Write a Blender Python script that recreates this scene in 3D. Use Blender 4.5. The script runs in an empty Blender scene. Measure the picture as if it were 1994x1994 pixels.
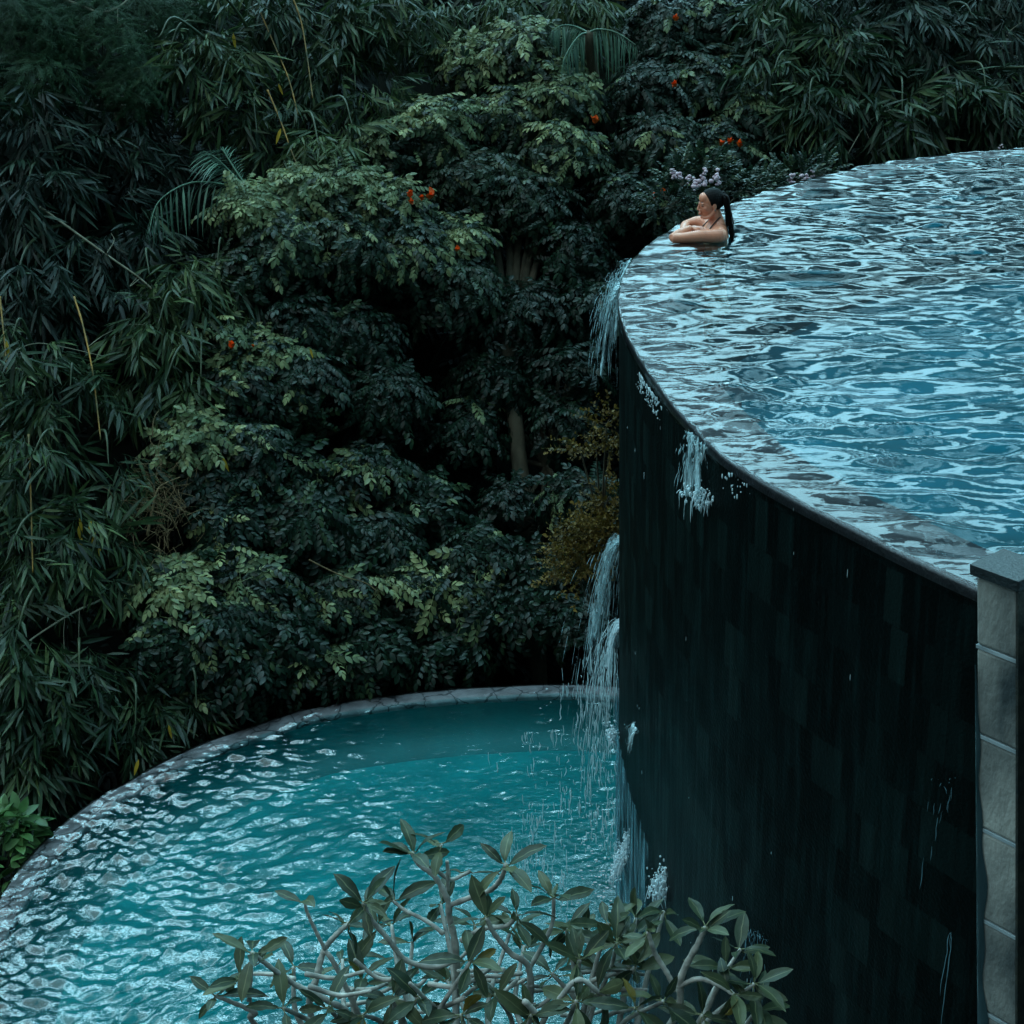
import bpy, math, random
import numpy as np
from mathutils import Vector
rad = math.radians
random.seed(7)
rng = np.random.default_rng(11)
scene = bpy.context.scene
COL = scene.collection

# ------------------------------------------------------------------ camera
CAMZ, PITCH, FPX, SX = 7.093, 0.382, 3050.0, 211.0
cd = bpy.data.cameras.new('camera')
cam = bpy.data.objects.new('camera', cd); COL.objects.link(cam)
cam.location = (0, 0, CAMZ); cam.rotation_euler = (math.pi/2 - PITCH, 0, 0)
cd.sensor_width = 36; cd.lens = 36*FPX/1994; cd.shift_x = -SX/1994
cd.clip_start = .1; cd.clip_end = 3000
scene.camera = cam

# ------------------------------------------------------------------ world, sun, exposure
SUN_EL, SUN_AZ = 60, 255       # azimuth clockwise from +Y
w = bpy.data.worlds.new('World'); scene.world = w; w.use_nodes = True
nt = w.node_tree; nt.nodes.clear()
out = nt.nodes.new('ShaderNodeOutputWorld'); bg = nt.nodes.new('ShaderNodeBackground')
sky = nt.nodes.new('ShaderNodeTexSky'); sky.sky_type = 'NISHITA'; sky.sun_disc = False
sky.sun_elevation = rad(SUN_EL); sky.sun_rotation = rad(SUN_AZ)
sky.air_density = 1.0; sky.dust_density = 3.0; sky.ozone_density = 1.5
tc = nt.nodes.new('ShaderNodeTexCoord'); nz = nt.nodes.new('ShaderNodeTexNoise')
nz.inputs['Scale'].default_value = 5.0; nz.inputs['Detail'].default_value = 1.5
nt.links.new(tc.outputs['Generated'], nz.inputs['Vector'])
mr = nt.nodes.new('ShaderNodeMapRange'); mr.inputs[1].default_value = .36; mr.inputs[2].default_value = .6
mr.inputs[3].default_value = .92; mr.inputs[4].default_value = 1.0
nt.links.new(nz.outputs['Fac'], mr.inputs[0])
mx = nt.nodes.new('ShaderNodeMix'); mx.data_type = 'RGBA'
# overcast cloud: brightest overhead, darker towards the horizon; added dimming behind the camera darkens the foliage
sx_ = nt.nodes.new('ShaderNodeSeparateXYZ'); nt.links.new(tc.outputs['Generated'], sx_.inputs[0])
m_z = nt.nodes.new('ShaderNodeMapRange'); m_z.inputs[1].default_value = 0; m_z.inputs[2].default_value = 1; m_z.inputs[3].default_value = .42; m_z.inputs[4].default_value = 1.55; nt.links.new(sx_.outputs[2], m_z.inputs[0])
m_y = nt.nodes.new('ShaderNodeMapRange'); m_y.inputs[1].default_value = -.8; m_y.inputs[2].default_value = .3; m_y.inputs[3].default_value = .2; m_y.inputs[4].default_value = 1.0; nt.links.new(sx_.outputs[1], m_y.inputs[0])
m_m = nt.nodes.new('ShaderNodeMath'); m_m.operation = 'MULTIPLY'; nt.links.new(m_z.outputs[0], m_m.inputs[0]); nt.links.new(m_y.outputs[0], m_m.inputs[1])
m_c = nt.nodes.new('ShaderNodeVectorMath'); m_c.operation = 'SCALE'; m_c.inputs[0].default_value = (5.0, 10.4, 12.4); 
BA, BE = rad(-20), rad(53)        # unseen bright lobe added to the sky for highlights on the water
SD = (math.sin(BA)*math.cos(BE), math.cos(BA)*math.cos(BE), math.sin(BE))
m_d = nt.nodes.new('ShaderNodeVectorMath'); m_d.operation = 'DOT_PRODUCT'; m_d.inputs[1].default_value = SD; nt.links.new(tc.outputs['Generated'], m_d.inputs[0])
m_x = nt.nodes.new('ShaderNodeMath'); m_x.operation = 'MAXIMUM'; m_x.inputs[1].default_value = 0; nt.links.new(m_d.outputs['Value'], m_x.inputs[0])
m_p = nt.nodes.new('ShaderNodeMath'); m_p.operation = 'POWER'; m_p.inputs[1].default_value = 4; nt.links.new(m_x.outputs[0], m_p.inputs[0])
m_a = nt.nodes.new('ShaderNodeMath'); m_a.operation = 'MULTIPLY_ADD'; m_a.inputs[1].default_value = 3.1; nt.links.new(m_p.outputs[0], m_a.inputs[0]); nt.links.new(m_m.outputs[0], m_a.inputs[2])
m_n = nt.nodes.new('ShaderNodeMapRange'); m_n.inputs[1].default_value = .47; m_n.inputs[2].default_value = .60; m_n.inputs[3].default_value = .10; m_n.inputs[4].default_value = 1.7; nt.links.new(nz.outputs['Fac'], m_n.inputs[0])
m_f = nt.nodes.new('ShaderNodeMath'); m_f.operation = 'MULTIPLY'; nt.links.new(m_a.outputs[0], m_f.inputs[0]); nt.links.new(m_n.outputs[0], m_f.inputs[1])
nt.links.new(m_f.outputs[0], m_c.inputs['Scale']); nt.links.new(m_c.outputs[0], mx.inputs['B'])
nt.links.new(mr.outputs[0], mx.inputs['Factor']); nt.links.new(sky.outputs[0], mx.inputs['A'])
nt.links.new(mx.outputs['Result'], bg.inputs['Color']); bg.inputs['Strength'].default_value = .1
nt.links.new(bg.outputs[0], out.inputs['Surface'])
sd = bpy.data.lights.new('sun', 'SUN'); sd.energy = .6; sd.angle = rad(75); sd.color = (1, .97, .92)
sun = bpy.data.objects.new('sun', sd); COL.objects.link(sun)
_d = Vector((math.sin(rad(SUN_AZ))*math.cos(rad(SUN_EL)), math.cos(rad(SUN_AZ))*math.cos(rad(SUN_EL)), math.sin(rad(SUN_EL))))
sun.rotation_euler = _d.to_track_quat('Z', 'Y').to_euler()
scene.view_settings.view_transform = 'Standard'; scene.view_settings.look = 'None'
scene.view_settings.gamma = 1; scene.view_settings.exposure = .50
scene.cycles.max_bounces = 8; scene.cycles.transparent_max_bounces = 24
scene.cycles.diffuse_bounces = 3; scene.cycles.glossy_bounces = 4
scene.cycles.use_denoising = True

# ------------------------------------------------------------------ helpers
def ray(px, py):
    x = (px-997-SX)/FPX; y = -(py-997)/FPX
    c, s = math.cos(PITCH), math.sin(PITCH)
    return np.array([x, c+y*s, -s+y*c])
def atY(px, py, Y):
    d = ray(px, py); return np.array([0, 0, CAMZ]) + d*(Y/d[1])
def atZ(px, py, z):
    d = ray(px, py); return np.array([0, 0, CAMZ]) + d*((z-CAMZ)/d[2])
def y0(x): return 13.75 - .45*max(0., -x-1.8) + .12*max(0., x-2)
FA = 1.05
def fol(px, py, off=0.):
    """point where a sight line meets the leafy face of the hillside, off metres in front"""
    d = ray(px, py); t = 14.
    for _ in range(12):
        X = d[0]*t; Y0 = y0(X)-off
        t = (CAMZ + FA*Y0)/(FA*d[1]-d[2])
    return np.array([0, 0, CAMZ]) + d*t
D2P = 1994/1932.
def fold(x, y, off=0.): return fol(x*D2P, y*D2P, off)

def empty(name, loc=(0, 0, 0)):
    o = bpy.data.objects.new(name, None); COL.objects.link(o); o.location = loc; o.empty_display_size = .2
    return o
def tag(o, label=None, cat=None, group=None, kind=None):
    if label: o['label'] = label
    if cat: o['category'] = cat
    if group: o['group'] = group
    if kind: o['kind'] = kind
    return o
def thing(name, label, cat, loc=(0, 0, 0), group=None): return tag(empty(name, tuple(float(v) for v in loc)), label, cat, group)
def mesh_obj(name, V, T, mat, parent=None, smooth=True, attrs=None, origin=None):
    V = np.asarray(V, np.float64).reshape(-1, 3); T = np.asarray(T, np.int32).reshape(-1, 3)
    if parent is not None: o0 = np.array(parent['_w']) if '_w' in parent else np.array(parent.location)
    else: o0 = np.array(origin if origin is not None else V.mean(0)*[1, 1, 0]+[0, 0, V[:, 2].min()])
    V = V - o0
    me = bpy.data.meshes.new(name)
    me.vertices.add(len(V)); me.vertices.foreach_set('co', V.astype(np.float32).ravel())
    me.loops.add(len(T)*3); me.loops.foreach_set('vertex_index', T.ravel())
    me.polygons.add(len(T)); me.polygons.foreach_set('loop_start', np.arange(len(T), dtype=np.int32)*3)
    me.polygons.foreach_set('use_smooth', np.full(len(T), smooth))
    for k, a in (attrs or {}).items():
        a = np.asarray(a, np.float32)
        if a.ndim == 1: me.attributes.new(k, 'FLOAT', 'POINT').data.foreach_set('value', a)
        else: me.attributes.new(k, 'FLOAT_VECTOR', 'POINT').data.foreach_set('vector', a.ravel())
    me.update(calc_edges=True)
    if isinstance(mat, (list, tuple)):
        for m in mat: me.materials.append(m)
    elif mat: me.materials.append(mat)
    o = bpy.data.objects.new(name, me); COL.objects.link(o)
    if parent is None: o.location = tuple(float(v) for v in o0)
    else: o.parent = parent; o['_w'] = [float(v) for v in o0]
    return o
class Geo:
    def __init__(s): s.V = []; s.T = []; s.A = {}; s.n = 0
    def add(s, V, T, **attrs):
        V = np.asarray(V, float).reshape(-1, 3); T = np.asarray(T, int).reshape(-1, 3)
        s.V.append(V); s.T.append(T+s.n); s.n += len(V)
        for k, a in attrs.items():
            a = np.asarray(a, float)
            if a.ndim == 0: a = np.full(len(V), float(a))
            s.A.setdefault(k, []).append(a)
        return s
    def build(s, name, mat, parent=None, smooth=True, origin=None):
        A = {k: np.concatenate(v) for k, v in s.A.items()}
        return mesh_obj(name, np.concatenate(s.V), np.concatenate(s.T), mat, parent, smooth, A, origin)
def norm(v):
    v = np.asarray(v, float); return v/np.maximum(np.linalg.norm(v, axis=-1, keepdims=True), 1e-9)
def spline(P, n):
    P = np.asarray(P, float)
    if len(P) < 3:
        t = np.linspace(0, 1, n)[:, None]; return P[0]*(1-t)+P[-1]*t
    Q = np.vstack([2*P[0]-P[1], P, 2*P[-1]-P[-2]]); m = len(P)-1; o = []
    for t in np.linspace(0, m, n):
        i = min(int(t), m-1); f = t-i; a, b, c, d = Q[i:i+4]
        o.append(.5*(2*b+(c-a)*f+(2*a-5*b+4*c-d)*f*f+(3*b-a-3*c+d)*f**3))
    return np.array(o)
def tube(P, R, seg=8, n=None, cap=True):
    """tapered tube along P; R radii (scalar, list); returns V,T"""
    P = np.asarray(P, float); R = np.atleast_1d(np.asarray(R, float))
    if n is None: n = len(P)*3
    C = spline(P, n) if len(P) > 2 else spline(P, n)
    r = np.interp(np.linspace(0, 1, n), np.linspace(0, 1, len(R)), R) if len(R) > 1 else np.full(n, R[0])
    tg = norm(np.gradient(C, axis=0)); up = np.array([0, 0, 1.]) if abs(tg[0][2]) < .9 else np.array([1., 0, 0])
    V = []; s = norm(np.cross(tg[0], up))
    a = np.linspace(0, 2*np.pi, seg, endpoint=False)
    for i in range(n):
        s = norm(s-tg[i]*np.dot(s, tg[i])); b = np.cross(tg[i], s)
        V.append(C[i]+r[i]*(np.cos(a)[:, None]*s+np.sin(a)[:, None]*b))
    V = np.concatenate(V); T = []
    for i in range(n-1):
        for j in range(seg):
            k = (j+1) % seg; A, B, Cc, D = i*seg+j, i*seg+k, (i+1)*seg+k, (i+1)*seg+j
            T += [(A, B, Cc), (A, Cc, D)]
    if cap:
        V = np.vstack([V, C[0]-tg[0]*r[0]*.5, C[-1]+tg[-1]*r[-1]*.5]); e0, e1 = len(V)-2, len(V)-1
        for j in range(seg):
            k = (j+1) % seg; T += [(e0, k, j), (e1, (n-1)*seg+j, (n-1)*seg+k)]
    return V, np.array(T)
def ellip(c, r, R=None, nu=24, nv=16):
    th = np.linspace(0, np.pi, nv+1); ph = np.linspace(0, 2*np.pi, nu, endpoint=False)
    V = [(0, 0, 1)]
    for t in th[1:-1]: V += [(math.sin(t)*math.cos(p), math.sin(t)*math.sin(p), math.cos(t)) for p in ph]
    V.append((0, 0, -1)); V = np.array(V)*np.asarray(r); T = []
    for j in range(nu): T.append((0, 1+j, 1+(j+1) % nu))
    for i in range(nv-2):
        for j in range(nu):
            a = 1+i*nu+j; b = 1+i*nu+(j+1) % nu; T += [(a, a+nu, b+nu), (a, b+nu, b)]
    L = len(V)-1
    for j in range(nu): T.append((L, 1+(nv-2)*nu+(j+1) % nu, 1+(nv-2)*nu+j))
    if R is not None: V = V@np.asarray(R)
    return V+np.asarray(c), np.array(T)
def box(c, s, R=None):
    V = np.array([(x, y, z) for x in (-.5, .5) for y in (-.5, .5) for z in (-.5, .5)])*np.asarray(s)
    if R is not None: V = V@np.asarray(R)
    T = [(0, 1, 3), (0, 3, 2), (4, 6, 7), (4, 7, 5), (0, 4, 5), (0, 5, 1), (2, 3, 7), (2, 7, 6), (0, 2, 6), (0, 6, 4), (1, 5, 7), (1, 7, 3)]
    return V+np.asarray(c), np.array(T)
def bevel(o, wd=.008, seg=2):
    m = o.modifiers.new('bevel', 'BEVEL'); m.width = wd; m.segments = seg; m.limit_method = 'ANGLE'

# ------------------------------------------------------------------ materials
def new_mat(name):
    m = bpy.data.materials.new(name); m.use_nodes = True; n = m.node_tree; n.nodes.clear()
    return m, n, n.nodes.new('ShaderNodeOutputMaterial')
def node(n, t, **k):
    x = n.nodes.new('ShaderNode'+t)
    for a, v in k.items():
        if a.startswith('i_'): x.inputs[a[2:].replace('_', ' ')].default_value = v
        else: setattr(x, a, v)
    return x
def ramp(n, stops):
    r = n.nodes.new('ShaderNodeValToRGB'); e = r.color_ramp.elements
    e[0].position, e[0].color = stops[0][0], (*stops[0][1], 1)
    e[1].position, e[1].color = stops[-1][0], (*stops[-1][1], 1)
    for p, c in stops[1:-1]: k = e.new(p); k.color = (*c, 1)
    return r
def leaf_mat(name, stops, rough=.4, trans=.22, vein=None, spec=.22):
    m, n, out = new_mat(name)
    at = node(n, 'Attribute', attribute_name='rnd'); r = ramp(n, stops); n.links.new(at.outputs['Fac'], r.inputs[0])
    col = r.outputs[0]
    tc = node(n, 'TexCoord'); nz = node(n, 'TexNoise', i_Scale=9., i_Detail=3.)
    n.links.new(tc.outputs['Object'], nz.inputs['Vector'])
    mr = node(n, 'MapRange'); mr.inputs[1].default_value = .3; mr.inputs[2].default_value = .7; mr.inputs[3].default_value = .7; mr.inputs[4].default_value = 1.3
    n.links.new(nz.outputs['Fac'], mr.inputs[0])
    mul = node(n, 'VectorMath', operation='SCALE'); n.links.new(col, mul.inputs[0]); n.links.new(mr.outputs[0], mul.inputs['Scale'])
    col = mul.outputs[0]
    if vein:
        lv = node(n, 'Attribute', attribute_name='lv'); sp = node(n, 'SeparateXYZ'); n.links.new(lv.outputs['Vector'], sp.inputs[0])
        ab = node(n, 'Math', operation='ABSOLUTE'); n.links.new(sp.outputs[1], ab.inputs[0])
        v1 = node(n, 'MapRange'); v1.inputs[1].default_value = .0; v1.inputs[2].default_value = .11; v1.inputs[3].default_value = 1; v1.inputs[4].default_value = 0
        n.links.new(ab.outputs[0], v1.inputs[0])
        m1 = node(n, 'Math', operation='MULTIPLY_ADD'); m1.inputs[1].default_value = -.35; n.links.new(ab.outputs[0], m1.inputs[0]); n.links.new(sp.outputs[0], m1.inputs[2])
        m2 = node(n, 'Math', operation='MULTIPLY'); m2.inputs[1].default_value = 85; n.links.new(m1.outputs[0], m2.inputs[0])
        sn = node(n, 'Math', operation='SINE'); n.links.new(m2.outputs[0], sn.inputs[0])
        v2 = node(n, 'MapRange'); v2.inputs[1].default_value = .8; v2.inputs[2].default_value = 1; v2.inputs[3].default_value = 0; v2.inputs[4].default_value = .25
        n.links.new(sn.outputs[0], v2.inputs[0])
        mxx = node(n, 'Math', operation='MAXIMUM'); n.links.new(v1.outputs[0], mxx.inputs[0]); n.links.new(v2.outputs[0], mxx.inputs[1])
        m3 = node(n, 'Mix', data_type='RGBA'); m3.inputs['B'].default_value = (*vein, 1)
        n.links.new(mxx.outputs[0], m3.inputs['Factor']); n.links.new(col, m3.inputs['A']); col = m3.outputs['Result']
    p = node(n, 'BsdfPrincipled', i_Roughness=rough); p.inputs['Specular IOR Level'].default_value = spec
    n.links.new(col, p.inputs['Base Color'])
    t = node(n, 'BsdfTranslucent'); n.links.new(col, t.inputs['Color'])
    mx = node(n, 'MixShader', i_Fac=trans); n.links.new(p.outputs[0], mx.inputs[1]); n.links.new(t.outputs[0], mx.inputs[2])
    n.links.new(mx.outputs[0], out.inputs[0]); return m
def solid_mat(name, c1, c2=None, scale=6., rough=.6, spec=.5, bump=.0, bscale=30., stretch=(1, 1, 1), detail=5.):
    m, n, out = new_mat(name)
    tc = node(n, 'TexCoord'); mp = node(n, 'Mapping'); mp.inputs['Scale'].default_value = stretch
    n.links.new(tc.outputs['Object'], mp.inputs['Vector'])
    nz = node(n, 'TexNoise', i_Scale=scale, i_Detail=detail); n.links.new(mp.outputs[0], nz.inputs['Vector'])
    r = ramp(n, [(.3, c1), (.7, c2 or c1)]); n.links.new(nz.outputs['Fac'], r.inputs[0])
    p = node(n, 'BsdfPrincipled', i_Roughness=rough); p.inputs['Specular IOR Level'].default_value = spec
    n.links.new(r.outputs[0], p.inputs['Base Color'])
    if bump:
        nb = node(n, 'TexNoise', i_Scale=bscale, i_Detail=6.); n.links.new(mp.outputs[0], nb.inputs['Vector'])
        b = node(n, 'Bump', i_Strength=bump, i_Distance=.01); n.links.new(nb.outputs['Fac'], b.inputs['Height']); n.links.new(b.outputs[0], p.inputs['Normal'])
    n.links.new(p.outputs[0], out.inputs[0]); return m
def water_mat(name, tint, bscale=9., bstr=.25, ior=1.38, rough=.03, dist=.012):
    m, n, out = new_mat(name)
    tc = node(n, 'TexCoord'); mp = node(n, 'Mapping'); mp.inputs['Scale'].default_value = (1, 1.5, 1)
    n.links.new(tc.outputs['Object'], mp.inputs['Vector'])
    nz = node(n, 'TexNoise', i_Scale=bscale, i_Detail=3., i_Roughness=.45); n.links.new(mp.outputs[0], nz.inputs['Vector'])
    b = node(n, 'Bump', i_Strength=bstr, i_Distance=dist); n.links.new(nz.outputs['Fac'], b.inputs['Height'])
    f = node(n, 'Fresnel', i_IOR=ior); n.links.new(b.outputs[0], f.inputs['Normal'])
    g = node(n, 'BsdfGlossy', i_Roughness=rough); n.links.new(b.outputs[0], g.inputs['Normal'])
    t = node(n, 'BsdfTransparent'); ed = node(n, 'Attribute', attribute_name='film'); mt = node(n, 'Mix', data_type='RGBA')
    mt.inputs['A'].default_value = (*tint, 1); mt.inputs['B'].default_value = (.96, .96, .96, 1); n.links.new(ed.outputs['Fac'], mt.inputs['Factor']); n.links.new(mt.outputs['Result'], t.inputs['Color'])
    mx = node(n, 'MixShader'); n.links.new(f.outputs[0], mx.inputs[0]); n.links.new(t.outputs[0], mx.inputs[1]); n.links.new(g.outputs[0], mx.inputs[2])
    n.links.new(mx.outputs[0], out.inputs[0]); return m
def white_water_mat(name, col=(.62, .78, .82), alpha=.75, streak=None):
    m, n, out = new_mat(name)
    p = node(n, 'BsdfPrincipled', i_Roughness=.25); p.inputs['Base Color'].default_value = (*col, 1); p.inputs['IOR'].default_value = 1.33
    t = node(n, 'BsdfTransparent'); mx = node(n, 'MixShader', i_Fac=alpha)
    if streak:
        tc = node(n, 'TexCoord'); mp = node(n, 'Mapping'); mp.inputs['Scale'].default_value = (streak[0], streak[0], streak[1])
        n.links.new(tc.outputs['Object'], mp.inputs['Vector'])
        nz = node(n, 'TexNoise', i_Scale=1., i_Detail=4., i_Roughness=.6); n.links.new(mp.outputs[0], nz.inputs['Vector'])
        mr = node(n, 'MapRange'); mr.inputs[1].default_value = streak[2]; mr.inputs[2].default_value = streak[3]; mr.inputs[3].default_value = 0; mr.inputs[4].default_value = alpha
        n.links.new(nz.outputs['Fac'], mr.inputs[0]); n.links.new(mr.outputs[0], mx.inputs[0])
    n.links.new(t.outputs[0], mx.inputs[1]); n.links.new(p.outputs[0], mx.inputs[2]); n.links.new(mx.outputs[0], out.inputs[0]); return m
def wall_mat():
    m, n, out = new_mat('dark_wet_stone')
    uv = node(n, 'Attribute', attribute_name='lv')
    br = node(n, 'TexBrick', offset=.5); br.inputs['Scale'].default_value = 1
    br.inputs['Brick Width'].default_value = .10; br.inputs['Row Height'].default_value = .24; br.inputs['Mortar Size'].default_value = .002
    br.inputs['Color1'].default_value = (.0, .0, .0, 1); br.inputs['Color2'].default_value = (1, 1, 1, 1); br.inputs['Mortar'].default_value = (.2, .2, .2, 1)
    n.links.new(uv.outputs['Vector'], br.inputs['Vector'])
    rr = ramp(n, [(0, (.0006, .0016, .0015)), (.5, (.0010, .0030, .0029)), (.82, (.0020, .0058, .0055)), (1, (.0040, .0092, .0086))])
    n.links.new(br.outputs['Color'], rr.inputs[0])
    mp = node(n, 'Mapping'); mp.inputs['Scale'].default_value = (22, 1.6, 1); n.links.new(uv.outputs['Vector'], mp.inputs['Vector'])
    nz = node(n, 'TexNoise', i_Scale=1., i_Detail=6., i_Roughness=.65); n.links.new(mp.outputs[0], nz.inputs['Vector'])
    st = ramp(n, [(.5, (.0, .0, .0)), (.78, (.003, .009, .009))]); n.links.new(nz.outputs['Fac'], st.inputs[0])
    ad = node(n, 'Mix', data_type='RGBA', blend_type='ADD'); ad.inputs['Factor'].default_value = 1
    n.links.new(rr.outputs[0], ad.inputs['A']); n.links.new(st.outputs[0], ad.inputs['B'])
    p = node(n, 'BsdfPrincipled', i_Roughness=.4); p.inputs['Specular IOR Level'].default_value = .035
    n.links.new(ad.outputs['Result'], p.inputs['Base Color'])
    mr = node(n, 'MapRange'); mr.inputs[3].default_value = .62; mr.inputs[4].default_value = .3; n.links.new(nz.outputs['Fac'], mr.inputs[0]); n.links.new(mr.outputs[0], p.inputs['Roughness'])
    nb = node(n, 'TexNoise', i_Scale=60., i_Detail=5.); n.links.new(uv.outputs['Vector'], nb.inputs['Vector'])
    b = node(n, 'Bump', i_Strength=.6, i_Distance=.006); n.links.new(nb.outputs['Fac'], b.inputs['Height'])
    b2 = node(n, 'Bump', i_Strength=.5, i_Distance=.004); n.links.new(br.outputs['Color'], b2.inputs['Height']); n.links.new(b.outputs[0], b2.inputs['Normal'])
    n.links.new(b2.outputs[0], p.inputs['Normal']); n.links.new(p.outputs[0], out.inputs[0]); return m

M = {}
M['wall'] = wall_mat()
M['cope_dark'] = solid_mat('dark_coping_stone', (.007, .009, .012), (.022, .025, .032), 14, .42, .5, .5, 60)
M['cope_grey'] = solid_mat('grey_coping_stone', (.09, .092, .10), (.22, .22, .235), 8, .5, .5, .6, 45)
def film_ripple_lines(m):  # dark wavy lines painted on the coping, imitating ripples of the water film
    n = m.node_tree; p = [x for x in n.nodes if x.type == 'BSDF_PRINCIPLED'][0]; src = p.inputs['Base Color'].links[0].from_socket
    tc = node(n, 'TexCoord'); v = node(n, 'TexVoronoi', feature='DISTANCE_TO_EDGE', i_Scale=4.2); nz = node(n, 'TexNoise', i_Scale=5., i_Detail=4.)
    ad = node(n, 'VectorMath', operation='MULTIPLY_ADD'); ad.inputs[1].default_value = (.22, .22, .22)
    n.links.new(tc.outputs['Object'], nz.inputs['Vector']); n.links.new(nz.outputs['Color'], ad.inputs[0]); n.links.new(tc.outputs['Object'], ad.inputs[2]); n.links.new(ad.outputs[0], v.inputs['Vector'])
    mr = node(n, 'MapRange'); mr.inputs[1].default_value = .010; mr.inputs[2].default_value = .045; mr.inputs[3].default_value = 1; mr.inputs[4].default_value = 0; n.links.new(v.outputs['Distance'], mr.inputs[0])
    mx = node(n, 'Mix', data_type='RGBA'); mx.inputs['B'].default_value = (.012, .018, .024, 1); n.links.new(mr.outputs[0], mx.inputs['Factor']); n.links.new(src, mx.inputs['A']); n.links.new(mx.outputs['Result'], p.inputs['Base Color'])
film_ripple_lines(M['cope_grey'])
M['floor_turq'] = solid_mat('turquoise_pool_tile', (.0004, .055, .072), (.0008, .125, .172), 1.6, .5, .3, 0)
M['floor_teal'] = solid_mat('teal_pool_tile', (.0004, .165, .175), (.0015, .27, .285), 1.6, .5, .3, 0)
M['basin_low'] = solid_mat('shaded_basin_tile', (.0005, .098, .104), (.001, .150, .158), 2.0, .5, .3, 0)  # darker than the floor tile: shade of the basin wall put into colour
M['floor_deep'] = solid_mat('deep_teal_tile', (.001, .045, .052), (.002, .07, .08), 2.0, .5, .3, 0)
M['water'] = water_mat('rippling_water', (.48, .84, .88), 8, .5, 1.36)
M['water_low'] = water_mat('calmer_water', (.60, .90, .91), 14, .6, 1.78)
M['spray'] = white_water_mat('white_water')
M['torrent'] = white_water_mat('torn_water_sheet', (.45, .66, .70), .85, (38, 4.5, .44, .62))
M['drops'] = white_water_mat('falling_drops', (.62, .84, .88), .8)
M['dim_drops'] = white_water_mat('dim_trickle', (.16, .32, .38), .75)
M['film'] = white_water_mat('water_film', (.10, .24, .29), .75, (34, 2.2, .42, .68))
M['soil'] = solid_mat('dark_soil', (.006, .009, .007), (.014, .018, .012), 3, .9, .2, .6, 20)
M['bark_dark'] = solid_mat('dark_bark', (.03, .03, .018), (.085, .07, .045), 9, .85, .3, .8, 25, (1, 1, .3))
M['bark_pale'] = solid_mat('pale_smooth_bark', (.14, .14, .125), (.46, .45, .40), 16, .7, .3, .6, 40)
M['twig'] = solid_mat('pale_dry_twig', (.12, .12, .08), (.26, .25, .18), 12, .8, .3)
M['twig_brown'] = solid_mat('brown_dry_twig', (.07, .05, .025), (.17, .12, .06), 12, .85, .2)
M['culm'] = solid_mat('green_bamboo_culm', (.012, .03, .016), (.05, .07, .03), 3, .5, .4)
M['cane'] = solid_mat('bamboo_cane', (.015, .035, .012), (.34, .17, .02), 4.5, .5, .4, 0, 10, (1, 1, 1))
G1 = [(0, (0.0062, 0.0155, 0.0083)), (.45, (0.0133, 0.0311, 0.0145)), (.8, (0.0309, 0.0595, 0.0214)), (1, (0.0668, 0.0983, 0.0346))]
M['bamboo'] = leaf_mat('bamboo_leaf', G1, .42, .25)
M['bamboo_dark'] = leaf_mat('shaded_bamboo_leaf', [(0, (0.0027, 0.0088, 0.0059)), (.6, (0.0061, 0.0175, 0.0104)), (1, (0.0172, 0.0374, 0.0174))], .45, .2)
M['flame'] = leaf_mat('glossy_compound_leaf', [(0, (0.0049, 0.0140, 0.0089)), (.5, (0.0118, 0.0269, 0.0157)), (.8, (0.0246, 0.0441, 0.0226)), (1, (0.0687, 0.0880, 0.0411))], .36, .2)
M['flame_pale'] = leaf_mat('lit_top_compound_leaf', [(0, (0.0393, 0.0704, 0.0342)), (.5, (0.0983, 0.1349, 0.0617)), (1, (0.2622, 0.2815, 0.1199))], .36, .22)  # paler copy of the flame leaf, light on crown tops in its colour
M['low'] = leaf_mat('shaded_compound_leaf', [(0, (0.0027, 0.0093, 0.0055)), (.6, (0.0062, 0.0185, 0.0106)), (.9, (0.0132, 0.0324, 0.0161)), (1, (0.0309, 0.0554, 0.0218))], .36, .2)  # low-albedo leaf: shade of the lower slope put into its colour
M['feather'] = leaf_mat('feathery_leaf', [(0, (0.0070, 0.0277, 0.0117)), (.6, (0.0155, 0.0491, 0.0187)), (1, (0.0316, 0.0792, 0.0263))], .6, .3)
M['palm'] = leaf_mat('palm_leaf', [(0, (0.0250, 0.0648, 0.0456)), (1, (0.0936, 0.1728, 0.1140))], .4, .2)
M['broad'] = leaf_mat('bright_broad_leaf', [(0, (0.0240, 0.0720, 0.0240)), (1, (0.0800, 0.1600, 0.0480))], .35, .3)
M['ochre'] = leaf_mat('ochre_small_leaf', [(0, (0.0408, 0.0336, 0.0077)), (.6, (0.1156, 0.0728, 0.0144)), (1, (0.2040, 0.1344, 0.0288))], .6, .25)
M['yellow_leaf'] = leaf_mat('yellowed_leaf', [(0, (.30, .20, .02)), (1, (.55, .36, .04))], .5, .3)
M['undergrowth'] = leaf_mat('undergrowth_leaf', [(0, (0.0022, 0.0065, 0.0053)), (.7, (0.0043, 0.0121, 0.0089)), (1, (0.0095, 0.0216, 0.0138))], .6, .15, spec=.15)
M['frangi'] = leaf_mat('thick_matt_leaf', [(0, (0.0134, 0.0271, 0.0162)), (.5, (0.0326, 0.0494, 0.0262)), (.88, (0.0718, 0.0837, 0.0388)), (.95, (0.1060, 0.0924, 0.0188)), (1, (0.1761, 0.1077, 0.0188))], .42, .18, vein=(0.1245, 0.1355, 0.0688))
M['orange'] = solid_mat('orange_petal', (.75, .07, .004), (.9, .16, .01), 20, .5)
M['pink'] = solid_mat('pale_pink_petal', (.35, .20, .26), (.65, .52, .56), 40, .5)
M['stone_pale'] = solid_mat('pale_block_stone', (.03, .042, .045), (.30, .31, .28), 3.6, .75, .3, .7, 50, (1, 1, .5))
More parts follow.
